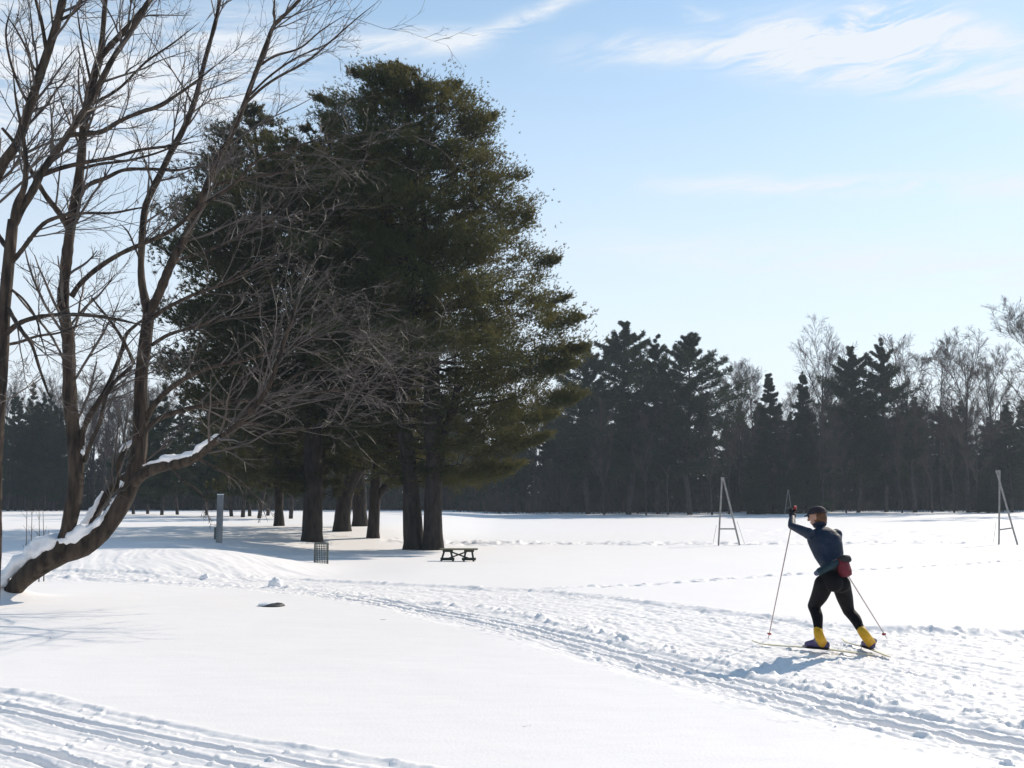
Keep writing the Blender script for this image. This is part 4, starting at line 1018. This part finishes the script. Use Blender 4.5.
# three A-frames of steel pipe
def a_frame(label, foot_l, foot_r, top_l, top_r, bar, guys, r=.048, sc=1.0, Y=None):
    b = hit(*foot_l, 30, 200)
    if Y: b = np.array([at(foot_l[0], HZ, Y)[0], Y, float(gz(at(foot_l[0], HZ, Y)[0], Y))])
    t = thing('steel_frame', label, 'frame', b, 0, 'A-frames standing in the field')
    q = lambda p, dy=0: at(p[0], p[1], b[1] + dy)
    L0, L1 = q(foot_l) - [0, 0, .15], q(top_l); R0, R1 = q(foot_r, -.25) - [0, 0, .15], q(top_r, -.12)
    a = Acc(); rodc(a, L0, L1, r, 10); part('leg', a, M_STEEL, t, True)
    a = Acc(); rodc(a, R0, R1, r * 1.05, 10); part('leg', a, M_STEEL, t, True)
    fl = (foot_l[1] - bar[0]) / (foot_l[1] - top_l[1]); fr = (foot_r[1] - bar[1]) / (foot_r[1] - top_r[1])
    a = Acc(); rodc(a, q(foot_l) + (L1 - q(foot_l)) * fl, q(foot_r, -.25) + (R1 - q(foot_r, -.25)) * fr, r * .85, 10); part('crossbar', a, M_STEEL, t, True)
    a = Acc(); box(a, (L1 + R1) / 2 + [0, 0, -.06], (r * 3.0, .3, .16)); part('top_joint', a, M_STEEL, t)
    for (p0, p1) in guys:
        a = Acc(); rodc(a, q(p0, .2), q(p1, .2) - [0, 0, .05], .010, 5); part('guy_wire', a, M_STEEL, t, True)
    return t
a_frame('steel A-frame standing alone between the big pine and the skier', (718.3, 545.2), (740, 544), (722, 477.5), (723, 477.5), (529, 529), [((716.5, 525), (713, 543)), ((737, 521), (744.5, 543))])
a_frame('steel A-frame near the right picture edge, its legs crossing at the top', (998.8, 544.6), (1017.8, 543.6), (999.6, 470.5), (996.4, 470.5), (530, 528), [((996, 522), (993.3, 542))])
a_frame('small distant A-frame just behind the raised hand of the skier', (784.5, 513.5), (792, 513.5), (788, 490), (788.4, 490), (508, 508), [], .04, Y=150.0)

# dark stone in the snow
b = hit(273, 606); s = b[1] / F
rng = np.random.default_rng(8)
u, v = np.meshgrid(np.linspace(0, 2 * np.pi, 28, endpoint=False), np.linspace(-.5, 1, 12)); 
rx, ry, rz_ = 11.5 * s, .26, .062
V = np.stack([np.cos(u) * np.cos(v * np.pi / 2) * rx, np.sin(u) * np.cos(v * np.pi / 2) * ry, np.sin(v * np.pi / 2) * rz_], -1)
V = V * (1 + .16 * fbm(u * 1.2 + 3 * np.cos(u), v * 2, 3, 5))[..., None]; V[..., 0] += .04 * V[..., 2] / rz_
n = 28; k = np.arange(11)[:, None] * n; j = np.arange(n)[None]; j2 = (j + 1) % n
a = Acc(); a.add(V.reshape(-1, 3) + b + [0, 0, -.01], np.stack([k + j, k + j2, k + n + j2, k + n + j], -1).reshape(-1, 4))
t = thing('stone', 'flat dark stone poking out of the smooth snow left of the trail', 'stone', b)
part('rock', a, M_STONE, t, True)
a = Acc(); V2 = V.copy(); V2 = V2[4:]; V2[..., 0] = V2[..., 0] * .84 - .10; V2[..., 2] = V2[..., 2] * .85 + .012; V2[..., 1] *= .8
k = np.arange(len(V2) - 1)[:, None] * n; a.add(V2.reshape(-1, 3) + b + [0, .07, 0], np.stack([k + j, k + j2, k + n + j2, k + n + j], -1).reshape(-1, 4)); part('snow_cap', a, M_CAP, t, True)

# clumps of snow thrown out by the plough and the skis
def snow_clump(px, py, w, h, label, seed):
    b = hit(px, py); s = b[1] / F; rng = np.random.default_rng(seed)
    u, v = np.meshgrid(np.linspace(0, 2 * np.pi, 24, endpoint=False), np.linspace(-.4, 1, 12))
    d = np.stack([np.cos(u) * np.cos(v * np.pi / 2), np.sin(u) * np.cos(v * np.pi / 2), np.sin(v * np.pi / 2)], -1)
    k_ = 1 + .55 * fbm(d[..., 0] * 2.2 + seed, d[..., 1] * 2.2 + d[..., 2] * 1.7, 4, seed)
    V = d * k_[..., None] * np.array([w * s / 2, w * s / 2 * .8, h * s])
    k = np.arange(11)[:, None] * 24; j = np.arange(24)[None]; j2 = (j + 1) % 24
    a = Acc(); a.add(V.reshape(-1, 3) + b - [0, 0, .02], np.stack([k + j, k + j2, k + 24 + j2, k + 24 + j], -1).reshape(-1, 4))
    o = wpart('snow_clump', a, M_CAP, None, True); fix(o.data)
    o.data.transform(Matrix.Translation([-float(c) for c in b])); o.location = [float(c) for c in b]
    tag(o, label, 'snow clump', 'snow clumps thrown up beside the trail'); return o
snow_clump(275, 585.5, 13, 8, 'rounded snow clump on the ridge below the litter bin', 3)
snow_clump(205, 577, 9, 3.2, 'small low snow clump on the ridge right of the leaning tree', 4)
snow_clump(1007, 765, 14, 9, 'jagged snow clump at the lower right corner of the picture', 5)
snow_clump(970, 762, 7, 3.2, 'small flat snow clump left of the jagged one at the lower right corner', 6)
snow_clump(835, 728, 4.5, 4.2, 'tiny upright snow clump on smooth snow below the set track', 7)

# thin leafless shoots beside the leaning tree
def shoots(label, foots, Y, seed):
    x = at(foots[0][0], HZ, Y)[0]; b = np.array([x, Y, float(gz(x, Y))]); t = thing('sapling', label, 'sapling', b)
    for i, (px, top, lean) in enumerate(foots):
        p0 = np.array([at(px, HZ, Y)[0], Y + .1 * i, 0]); p0[2] = float(gz(p0[0], p0[1])) - .1; p1 = at(px + lean, top, Y + .1 * i)
        P, R = resample(np.array([p0, p0 * .6 + p1 * .4 + [.02, 0, 0], p1]), np.array([.016, .012, .006]), 8)
        a = Acc(); tubes(a, P, R, 5); rng = np.random.default_rng(seed + i)
        B, BR = spawn(rng, P[None], R[None], 5, .3, 1, .12, .3, .6, (0, 0, .3), 4, .6, .1, True, .5, rmin=.004); tubes(a, B, BR, 3, False)
        part('stem', a, M_TWIG, t, True)
shoots('thin dark leafless shoots standing behind the foot of the leaning tree', [(28, 508, -1), (31, 512, 1), (39, 510, 0), (42, 512, 1)], 25.0, 3)

# bits of fallen twig on the smooth snow
for i, (px, py, ln, lab) in enumerate(((160, 698, .16, 'short dark twig on smooth snow above the lower left ski trail'), (220, 722, .08, 'tiny dark twig beside the lower left ski trail'), (50, 639, .10, 'small dark twig in the branch shadows at left'), (383, 620, .10, 'small dark twig just below the trail left of its set grooves'), (527, 727, .13, 'short curved twig on open snow below the set grooves'))):
    b = hit(px, py); rng = np.random.default_rng(90 + i); an = rng.random() * 3
    P = np.array([b + [math.cos(an) * ln * .7 * q + .008 * math.sin(q * 9), math.sin(an) * ln * .7 * q, .003 + .012 * abs(q)] for q in (-.5, -.2, .15, .5)])
    P, R = resample(P, np.array([.0016, .0028, .0022, .0012]), 10); a = Acc(); tubes(a, P, R, 6)
    o = wpart('twig', a, M_BARK, None, True); o.data.transform(Matrix.Translation([-float(c) for c in b])); o.location = [float(c) for c in b]
    tag(o, lab, 'twig', 'fallen twigs on the snow')
# ------------------------------------------------------------------ the skier
def ball(acc, c, r, n=14, m=9, A=None):
    r = np.array(r, float) * np.ones(3)
    u, v = np.meshgrid(np.arange(n) * 2 * np.pi / n, np.linspace(-np.pi / 2, np.pi / 2, m))
    V = np.stack([np.cos(u) * np.cos(v) * r[0], np.sin(u) * np.cos(v) * r[1], np.sin(v) * r[2]], -1).reshape(-1, 3)
    if A is not None: V = V @ np.array(A, float)
    k = np.arange(m - 1)[:, None] * n; j = np.arange(n)[None]; j2 = (j + 1) % n
    acc.add(V + np.array(c, float), np.stack([k + j, k + j2, k + n + j2, k + n + j], -1).reshape(-1, 4))
def bone(acc, pts, rad, n=14):
    P, R = resample(np.array(pts, float), np.array(rad, float), max(6, 5 * len(pts)))
    tubes(acc, P, R, n); ball(acc, P[0], R[0]); ball(acc, P[-1], R[-1])
def loft(acc, C, Wv, Dv, n=20, p=2.3):
    a = np.arange(n) * 2 * np.pi / n
    ca = np.sign(np.cos(a)) * np.abs(np.cos(a)) ** (2 / p); sa = np.sign(np.sin(a)) * np.abs(np.sin(a)) ** (2 / p)
    C, Wv, Dv = (np.array(x, float) for x in (C, Wv, Dv))
    V = C[:, None] + ca[None, :, None] * Wv[:, None] + sa[None, :, None] * Dv[:, None]; K = len(C)
    k = np.arange(K - 1)[:, None] * n; j = np.arange(n)[None]; j2 = (j + 1) % n
    acc.add(V.reshape(-1, 3), np.stack([k + j, k + j2, k + n + j2, k + n + j], -1).reshape(-1, 4))
    i = np.arange(n)
    for e, f in ((0, 1), (K - 1, 0)):
        T = np.stack([i, (i + 1) % n, np.full(n, n)], -1) if not f else np.stack([(i + 1) % n, i, np.full(n, n)], -1)
        acc.add(np.vstack([V[e], V[e].mean(0)]), None, T)
def remesh(acc, vox, smooth=4):
    me = acc.mesh('tmp'); fix(me); o = bpy.data.objects.new('tmp', me); COL.objects.link(o)
    md = o.modifiers.new('r', 'REMESH'); md.mode = 'VOXEL'; md.voxel_size = vox; md.use_smooth_shade = True
    ms = o.modifiers.new('s', 'SMOOTH'); ms.iterations = smooth; ms.factor = .5
    dg = bpy.context.evaluated_depsgraph_get(); dg.update()
    r = bpy.data.meshes.new_from_object(o.evaluated_get(dg)); bpy.data.objects.remove(o); return r

M_SHIRT = material('navy_jersey', (.004, .010, .026), .6, (.007, .017, .040), 14, 1.0, 11, spec=.35)
M_TIGHT = material('black_tights', (.003, .003, .004), .7, (.006, .006, .008), 10, .8, 12, spec=.12)
M_SKIN = material('skin', (.40, .22, .16), .5, (.46, .26, .19), 12)
M_HAIR = material('auburn_hair', (.075, .032, .014), .6, (.14, .065, .028), 30, .6, 60)
M_HAT = material('dark_cap_cloth', (.016, .012, .018), .8, (.030, .022, .030), 20, .3, 50)
M_GLOVE = material('black_glove', (.006, .005, .007), .8, (.012, .010, .012), 20)
M_BOOTP = material('violet_boot_shell', (.055, .045, .125), .55, (.09, .075, .17), 12)
M_BOOTY = material('yellow_boot_cuff', (.48, .26, .012), .65, (.58, .34, .02), 14)
M_BOOTG = material('grey_boot_strap', (.15, .14, .16), .6, (.22, .21, .23), 12)
M_RED = material('dark_red_pack', (.10, .012, .020), .75, (.15, .02, .03), 12, .4, 40)
M_BAND = material('black_webbing', (.010, .012, .014), .8, (.02, .022, .026), 20)
M_TEAL = material('teal_bottle_sleeve', (.006, .018, .026), .7, (.014, .036, .048), 16)
M_POLE = material('pale_pole_shaft', (.30, .22, .21), .35, (.38, .30, .28), 5)
M_GRIPR = material('red_pole_grip', (.30, .03, .04), .5, (.38, .05, .05), 10)
M_SKI = material('yellow_ski_top', (.62, .54, .25), .4, (.74, .70, .50), 3)
M_SKIB = material('grey_ski_base', (.35, .34, .34), .4)

D0 = 12.3
def j3(px, py, d): return at(px, py, d)
fwd = norm(np.array([-.55, .83, 0.])); rgt = np.array([fwd[1], -fwd[0], 0.]); upv = np.array([0, 0, 1.])
ground_l = hit(818, 648.5); ground_r = hit(868, 649.5)
pel = j3(833, 579, D0); waist = j3(832, 566, D0 + .05); chest = j3(826, 545, D0 + .16); shc = j3(822, 533, D0 + .22); neck = j3(820, 526, D0 + .28); head = j3(817.5, 516.8, D0 + .33)
hipL = j3(824, 584, D0 + .02); hipR = j3(841, 584, D0 + .04)
kneeL = j3(813.5, 606, D0 + .30); ankL = j3(819, 635, D0 + .06)
kneeR = j3(848.5, 611, D0 + .26); ankR = j3(864.5, 634.5, D0 - .02)
shL = j3(808.5, 533.5, D0 + .14); elbL = j3(791.5, 525.8, D0 + .36); wriL = j3(792.6, 514.5, D0 + .58)
shR = j3(836.5, 534.5, D0 + .24); elbR = j3(838, 549, D0 + .44); wriR = j3(826, 540, D0 + .62)

A = Acc()
lean = norm(neck - pel); dep = norm(np.cross(lean, rgt)); wid = norm(rgt + np.array([0, 0, -.10])); wid2 = norm(rgt * .92 - fwd * .38)
sections = [(pel + lean * -.10, .135, .105), (pel, .168, .125), (pel * .5 + waist * .5, .158, .118), (waist, .142, .106), (waist * .5 + chest * .5, .158, .112), (chest, .182, .122), (chest * .45 + shc * .55, .190, .118), (shc, .165, .095), (shc * .4 + neck * .6, .085, .07)]
loft(A, [c for c, _, _ in sections], [wid * w if i < 4 else wid2 * w for i, (_, w, _) in enumerate(sections)], [dep * d for _, _, d in sections])
for c, r in ((pel - dep * .05 + wid * .065 - lean * .07, .105), (pel - dep * .05 - wid * .065 - lean * .07, .105)): ball(A, c, r)
bone(A, [hipL, hipL * .5 + kneeL * .5 - fwd * .015, kneeL], [.112, .098, .070]); bone(A, [kneeL, kneeL * .66 + ankL * .34 - fwd * .025, kneeL * .3 + ankL * .7 - fwd * .012, ankL], [.068, .068, .052, .045])
bone(A, [hipR, hipR * .5 + kneeR * .5, kneeR], [.110, .096, .068]); bone(A, [kneeR, kneeR * .66 + ankR * .34 - fwd * .022, kneeR * .3 + ankR * .7, ankR], [.066, .067, .052, .045])
for sh, el, wr in ((shL, elbL, wriL), (shR, elbR, wriR)):
    bone(A, [sh, sh * .55 + el * .45, el], [.066, .056, .044]); bone(A, [el, el * .65 + wr * .35, wr], [.045, .045, .031])
ball(A, shL, .07); ball(A, shR, .07)
bone(A, [neck - lean * .03, head - np.array([0, 0, .06])], [.058, .056])
hf = norm(np.array([-.78, .58, -.14])); hr = norm(np.cross(hf, upv)); hu = np.cross(hr, hf)      # the head looks to the left, along the trail
AX = np.array([hr, hf, hu])
ball(A, head + hu * .015, (.077, .098, .105), 20, 14, AX)
ball(A, head + hf * .035 - hu * .055, (.055, .062, .060), 16, 10, AX)      # jaw
me = remesh(A, .0105, 5)
nv = len(me.vertices); co = np.empty(nv * 3, np.float32); me.vertices.foreach_get('co', co); co = co.reshape(-1, 3)
npol = len(me.polygons); pc = np.empty(npol * 3, np.float32); me.polygons.foreach_get('center', pc); pc = pc.reshape(-1, 3)
mi = np.zeros(npol, np.int32)
tl = (pc - pel) @ lean
mi[tl < .06] = 1
leg = pc[:, 2] < (pel[2] - .02); mi[leg] = 1
armz = (np.linalg.norm(pc - elbL, axis=1) < .32) & (pc[:, 2] > 1.25); mi[armz] = 0
hd = ((pc - neck) @ norm(head - neck)) > .045
hd &= np.linalg.norm(pc - head, axis=1) < .19
mi[hd] = 2
for m_ in (M_SHIRT, M_TIGHT, M_SKIN): me.materials.append(m_)
me.polygons.foreach_set('material_index', mi)
foot = np.array([(ground_l[0] + ground_r[0]) / 2, (ground_l[1] + ground_r[1]) / 2, 0.0])
me.transform(Matrix.Translation([-float(c) for c in foot]))
person = link('person', me, None); person.location = [float(c) for c in foot]
tag(person, 'skier in navy top, black tights, yellow boots and dark cap, seen from behind mid-stride', 'person')

# head: hair, cap, ear, nose, eyes
a = Acc(); ball(a, head - hf * .026 - hu * .014, (.084, .086, .098), 20, 12, AX); ball(a, head - hf * .05 - hu * .07, (.062, .052, .052), 16, 10, AX)
o = link('hair', remesh(a, .009, 2), M_HAIR, person); o.data.transform(Matrix.Translation([-float(c) for c in foot]))
a = Acc(); u_, v_ = np.meshgrid(np.arange(24) * 2 * np.pi / 24, np.linspace(.02, np.pi / 2, 9))
V = np.stack([np.cos(u_) * np.cos(v_) * .092, np.sin(u_) * np.cos(v_) * .114, np.sin(v_) * .088 + .042], -1).reshape(-1, 3)
k = np.arange(8)[:, None] * 24; j = np.arange(24)[None]; j2 = (j + 1) % 24; Q = np.stack([k + j, k + j2, k + 24 + j2, k + 24 + j], -1).reshape(-1, 4)
tilt = AX; a.add(V @ AX + head - hf * .004, Q)
an = np.linspace(0, 2 * np.pi, 25); tubes(a, (np.stack([np.cos(an) * .091, np.sin(an) * .113, np.full(25, .044)], 1) @ AX) + head - hf * .004, np.full(25, .010), 6)
part('cap', a, M_HAT, person, True)
a = Acc(); uu = np.linspace(-1, 1, 13); 
V = np.concatenate([np.stack([uu * .070, .098 + .0 * uu - .03 * uu ** 2, .046 + 0 * uu], 1), np.stack([uu * .066, .160 - .045 * uu ** 2, .030 + 0 * uu], 1), np.stack([uu * .066, .160 - .045 * uu ** 2, .022 + 0 * uu], 1), np.stack([uu * .070, .098 - .03 * uu ** 2, .036 + 0 * uu], 1)])
k = np.arange(4)[:, None] * 13; k2 = ((np.arange(4) + 1) % 4)[:, None] * 13; j = np.arange(12)[None]
a.add(V @ AX + head, np.stack([k + j, k + j + 1, k2 + j + 1, k2 + j], -1).reshape(-1, 4)); part('cap_peak', a, M_HAT, person, True)
for sg in (-1, 1):
    a = Acc(); ball(a, head + hr * sg * .080 - hu * .005 + hf * .004, (.012, .022, .034), 12, 8, AX); part('ear', a, M_SKIN, person, True)
    a = Acc(); ball(a, head + hr * sg * .030 + hf * .098 + hu * .012, (.014, .010, .012), 12, 8, AX); part('eye', a, material('eye_%s' % ('dark' if sg < 0 else 'brown'), (.03, .02, .015), .2), person, True)
a = Acc(); bone(a, [head + hf * .095 + hu * .015, head + hf * .116 - hu * .022], [.010, .016], 10); ball(a, head + hf * .108 - hu * .026, (.018, .014, .011), 12, 8, AX); part('nose', a, M_SKIN, person, True)
a = Acc(); ball(a, head + hf * .092 - hu * .060, (.024, .010, .008), 12, 8, AX); part('mouth', a, material('lip', (.36, .13, .11), .5), person, True)
a = Acc(); an = np.linspace(0, 2 * np.pi, 21); ring = np.cos(an)[:, None] * wid2 * .066 + np.sin(an)[:, None] * norm(np.cross(norm(head - neck), wid2)) * .062 + neck + norm(head - neck) * .012
tubes(a, ring, np.full(21, .016), 8); part('collar', a, M_SHIRT, person, True)

# gloved hands closed round the pole grips
def hand(wr, el, grip_dir, name='glove'):
    d = norm(wr - el); g = norm(np.array(grip_dir, float)); side = norm(np.cross(d, g)); g = np.cross(side, d)
    a = Acc(); palm = wr + d * .055
    ball(a, palm - side * .022, (.030, .050, .058), 14, 10, np.array([side, g, d]))
    bone(a, [wr - d * .035, wr + d * .02], [.042, .040], 12)
    for i in range(4):
        o_ = g * (.030 - i * .021); b0 = palm + o_ + d * .030 - side * .016; ln = (.030, .034, .032, .025)[i]
        bone(a, [b0, b0 + d * ln * .6 + side * .022, b0 + d * ln * .2 + side * .046, b0 - d * .016 + side * .040], [.0125, .0125, .0115, .0100], 8)
    tb = palm + g * .030 - d * .022 - side * .006
    bone(a, [tb, tb + g * .012 + side * .026 + d * .008, tb + g * .004 + side * .044 + d * .026], [.0135, .012, .010], 8)
    part(name, a, M_GLOVE, person, True); return palm + side * .016, g
polL_tip = hit(768.5, 637.5); polR_tip = hit(886, 637)
gL, _ = hand(wriL, elbL, np.array(wriL - polL_tip)); gR, _ = hand(wriR, elbR, np.array(wriR - polR_tip))

def ski_pole(label, grip, tip):
    d = norm(grip - tip); t = thing('ski_pole', label, 'ski pole', tip, 0, 'ski poles of the skier')
    topp = grip + d * .075
    a = Acc(); P = np.linspace(tip + d * .03, topp, 6); tubes(a, P, np.linspace(.0062, .0085, 6), 8); part('shaft', a, M_POLE, t, True)
    a = Acc(); P = np.array([grip - d * .10, grip - d * .03, grip + d * .05, topp, topp + d * .012]); tubes(a, P, np.array([.013, .0165, .0165, .021, .015]), 10); part('grip', a, M_GRIPR, t, True)
    a = Acc(); s1 = norm(np.cross(d, [0, 0, 1.])); s2 = np.cross(d, s1); an = np.linspace(-1.9, 1.9, 15)
    V0 = tip + d * .062; R1 = np.stack([V0 + (np.cos(x) * s2 + np.sin(x) * s1) * .028 - d * .006 for x in an]); R2 = np.stack([V0 + (np.cos(x) * s2 + np.sin(x) * s1) * .008 for x in an])
    V = np.concatenate([R1, R2, R2 + d * .008, R1 + d * .007]); k = np.arange(4)[:, None] * 15; k2 = ((np.arange(4) + 1) % 4)[:, None] * 15; j = np.arange(14)[None]
    a.add(V, np.stack([k + j, k + j + 1, k2 + j + 1, k2 + j], -1).reshape(-1, 4)); part('basket', a, M_GRIPR, t, True)
    a = Acc(); tubes(a, np.array([tip - d * .03, tip + d * .045]), np.array([.003, .006]), 8); part('tip', a, M_STEEL, t, True)
    a = Acc(); c = topp + d * .005; P, R = resample(np.array([c, c + s1 * .045 - d * .02, c + s1 * .05 - d * .11, c + s1 * .012 - d * .13]), np.full(4, .005), 12); tubes(a, P, R, 5); part('strap', a, M_GLOVE, t, True)
ski_pole('ski pole planted left of the skier, held in the raised hand', gL, polL_tip)
ski_pole('ski pole trailing to the right behind the skier', gR, polR_tip)

# boots and skis
def ski(label, g, d, length, back, roll=0.0):
    d = norm(np.array(d, float)); sd_ = np.array([d[1], -d[0], 0.]); n = norm(upv * math.cos(roll) + sd_ * math.sin(roll)); sd_ = np.cross(d, n)
    K = 26; q = np.linspace(-back, length - back, K); t = thing('ski', label, 'ski', g, 0, 'skis of the skier')
    w = .0185 * (1 + .06 * np.cos(q * 3)); f = (length - back - q); w = np.where(f < .14, w * np.maximum(f / .14, .12) ** .5, w); e = q + back; w = np.where(e < .06, w * np.maximum(e / .06, .5), w)
    lift = np.where(f < .20, .035 * ((.20 - f) / .20) ** 2, 0) + .012 * np.exp(-(q / .35) ** 2)
    z0 = .006 + lift; th = .016 * (.55 + .45 * np.exp(-(q / .5) ** 2))
    C = g[None] + q[:, None] * d
    def sheet(za, zb, m, name):
        a = Acc(); V = np.stack([C - sd_ * w[:, None] + n * za[:, None], C + sd_ * w[:, None] + n * za[:, None], C + sd_ * w[:, None] + n * zb[:, None], C - sd_ * w[:, None] + n * zb[:, None]], 1)
        k = np.arange(K - 1)[:, None] * 4; j = np.arange(4)[None]; j2 = (j + 1) % 4
        a.add(V.reshape(-1, 3), np.stack([k + j, k + j2, k + 4 + j2, k + 4 + j], -1).reshape(-1, 4)); a.add(V[0], [[0, 1, 2, 3]]); a.add(V[-1], [[3, 2, 1, 0]]); part(name, a, m, t)
    sheet(z0, z0 + th * .45, M_SKIB, 'base'); sheet(z0 + th * .45 + .0005, z0 + th, M_SKI, 'top_sheet')
    a = Acc(); box(a, g + d * .02 + n * .030, (.30, .034, .014), axes=[d, sd_, n]); box(a, g + d * .155 + n * .036, (.06, .05, .022), axes=[d, sd_, n]); part('binding', a, M_BOOTG, t)
    return n, d, sd_
gl = ground_l + [0, 0, -.022]; gr = ground_r + [0, 0, -.012]
nL, dL, sL = ski('ski under the front boot, pointing to the left', gl, (-.74, .67, 0), 1.55, .68, -.04)
nR, dR, sR = ski('ski under the pushing rear boot, pointing straight away', gr, (-.06, 1.0, 0), 1.45, .62, .16)
def boot(g, n, d, s_, ank, shin):
    a = Acc(); b0 = g + n * .038
    secs = [(-.145, .020, .030, .030), (-.125, .030, .040, .040), (-.07, .034, .052, .055), (-.01, .036, .055, .058), (.05, .041, .043, .045), (.10, .044, .034, .036), (.145, .038, .028, .028), (.165, .018, .022, .016)]
    P = [b0 + d * q + n * z for q, w, z, h in secs]
    loft(a, P, [s_ * w for _, w, _, _ in secs], [n * h for _, _, _, h in secs], 16)
    bone(a, [b0 - d * .07 + n * .05, ank + norm(shin) * .01], [.046, .046], 14)
    me = remesh(a, .008, 3); me.transform(Matrix.Translation([-float(c) for c in foot])); bo = link('boot', me, M_BOOTP, person)
    u = norm(shin); a = Acc(); c0 = b0 - d * .06 + n * .055
    P, R = resample(np.array([c0, ank - u * .01, ank + u * .05, ank + u * .08]), np.array([.057, .056, .054, .052]), 12)
    tubes(a, P, R, 16); o1 = part('cuff', a, M_BOOTY, person, True); o1.parent = bo
    a = Acc(); P = [b0 - d * .02 + n * .062 + d * 0, b0 + d * .035 + n * .075]; bone(a, [b0 - d * .06 + n * .085 + s_ * .034, b0 + d * .012 + n * .08, b0 - d * .06 + n * .085 - s_ * .034], [.034, .040, .034], 10); o2 = part('strap', a, M_BOOTG, person, True); o2.parent = bo
    a = Acc(); V = [b0 + d * q - n * .012 for q in (-.14, -.06, .04, .12, .16)]; loft(a, V, [s_ * w for w in (.028, .036, .042, .042, .022)], [n * .013] * 5, 12); o3 = part('sole', a, M_GLOVE, person); o3.parent = bo
boot(gl, nL, dL, sL, ankL, kneeL - ankL); boot(gr, nR, dR, sR, ankR, kneeR - ankR)

# waist pack with bottle holder
wc = waist * .55 + pel * .45
a = Acc(); an = np.linspace(0, 2 * np.pi, 33); hN = norm(lean + np.array([.0, 0, .0]))
ringf = lambda k, rr: np.cos(an)[:, None] * wid * (.160 + rr) + np.sin(an)[:, None] * dep * (.120 + rr) + wc + lean * k
P0 = ringf(-.022, .006); P1 = ringf(.022, .004); V = np.concatenate([P0, P1, ringf(.022, -.012), ringf(-.022, -.012)]); k = np.arange(4)[:, None] * 33; k2 = ((np.arange(4) + 1) % 4)[:, None] * 33; j = np.arange(32)[None]
a.add(V, np.stack([k + j, k + j + 1, k2 + j + 1, k2 + j], -1).reshape(-1, 4)); wp = part('waist_pack', a, M_BAND, person, True, 'red waist pack with a teal bottle sleeve on a black belt')
back = dep if (dep @ fwd) < 0 else -dep
def pouch(c, size, ax, m, name):
    a = Acc(); C = []; W = []; D = []
    for q, k_ in ((-1, .55), (-.9, .85), (-.5, 1), (.2, 1), (.75, .95), (.95, .8), (1, .5)): C.append(c + ax[2] * q * size[2] / 2); W.append(ax[0] * size[0] / 2 * k_); D.append(ax[1] * size[1] / 2 * k_)
    loft(a, C, W, D, 20, 3.5); o = part(name, a, m, person, True); o.parent = wp; return o
axp = [wid, back, np.cross(wid, back) if np.cross(wid, back)[2] > 0 else -np.cross(wid, back)]
pouch(j3(843.5, 567.5, D0 - .08), (.155, .13, .215), axp, M_RED, 'pouch')
pouch(j3(844.5, 559.5, D0 - .08), (.15, .125, .075), axp, M_BAND, 'pouch_lid')
bx = norm(j3(815, 573, D0) - j3(838, 563, D0)); bz = norm(np.cross(bx, [0, 1., 0]) * np.array([1, 1, 1])); 
a = Acc(); bone(a, [j3(836, 563, D0 - .09), j3(827, 568, D0 - .12), j3(820, 571.5, D0 - .10)], [.042, .045, .045], 16); o = part('bottle_sleeve', a, M_TEAL, person, True); o.parent = wp
a = Acc(); bone(a, [j3(819.5, 571.6, D0 - .10), j3(816.5, 573.3, D0 - .09)], [.040, .030], 14); o = part('bottle', a, material('grey_blue_bottle', (.05, .065, .11), .5, (.08, .10, .15), 8), person, True); o.parent = wp
# ------------------------------------------------------------------ winter air
def build_haze():
    a = Acc(); lo = np.array([-760., -95., -2.2]); hi = np.array([760., 640., 48.]); c = (lo + hi) / 2; h = (hi - lo) / 2
    V = [c + h * np.array(s) for s in ((-1, -1, -1), (1, -1, -1), (1, 1, -1), (-1, 1, -1), (-1, -1, 1), (1, -1, 1), (1, 1, 1), (-1, 1, 1))]
    a.add(V, [[3, 2, 1, 0], [4, 5, 6, 7], [0, 1, 5, 4], [1, 2, 6, 5], [2, 3, 7, 6], [3, 0, 4, 7]])
    m = bpy.data.materials.new('haze'); m.use_nodes = True; N = m.node_tree.nodes; L = m.node_tree.links; N.clear()
    o = N.new('ShaderNodeOutputMaterial'); v = N.new('ShaderNodeVolumePrincipled')
    v.inputs['Color'].default_value = (.74, .87, 1, 1); v.inputs['Density'].default_value = .0002; v.inputs['Anisotropy'].default_value = .25
    L.new(v.outputs[0], o.inputs['Volume'])
    ob = link('haze', a.mesh('haze', None, False), m); tag(ob, 'thin pale winter air over the snow field', 'haze', None, 'stuff')
build_haze()
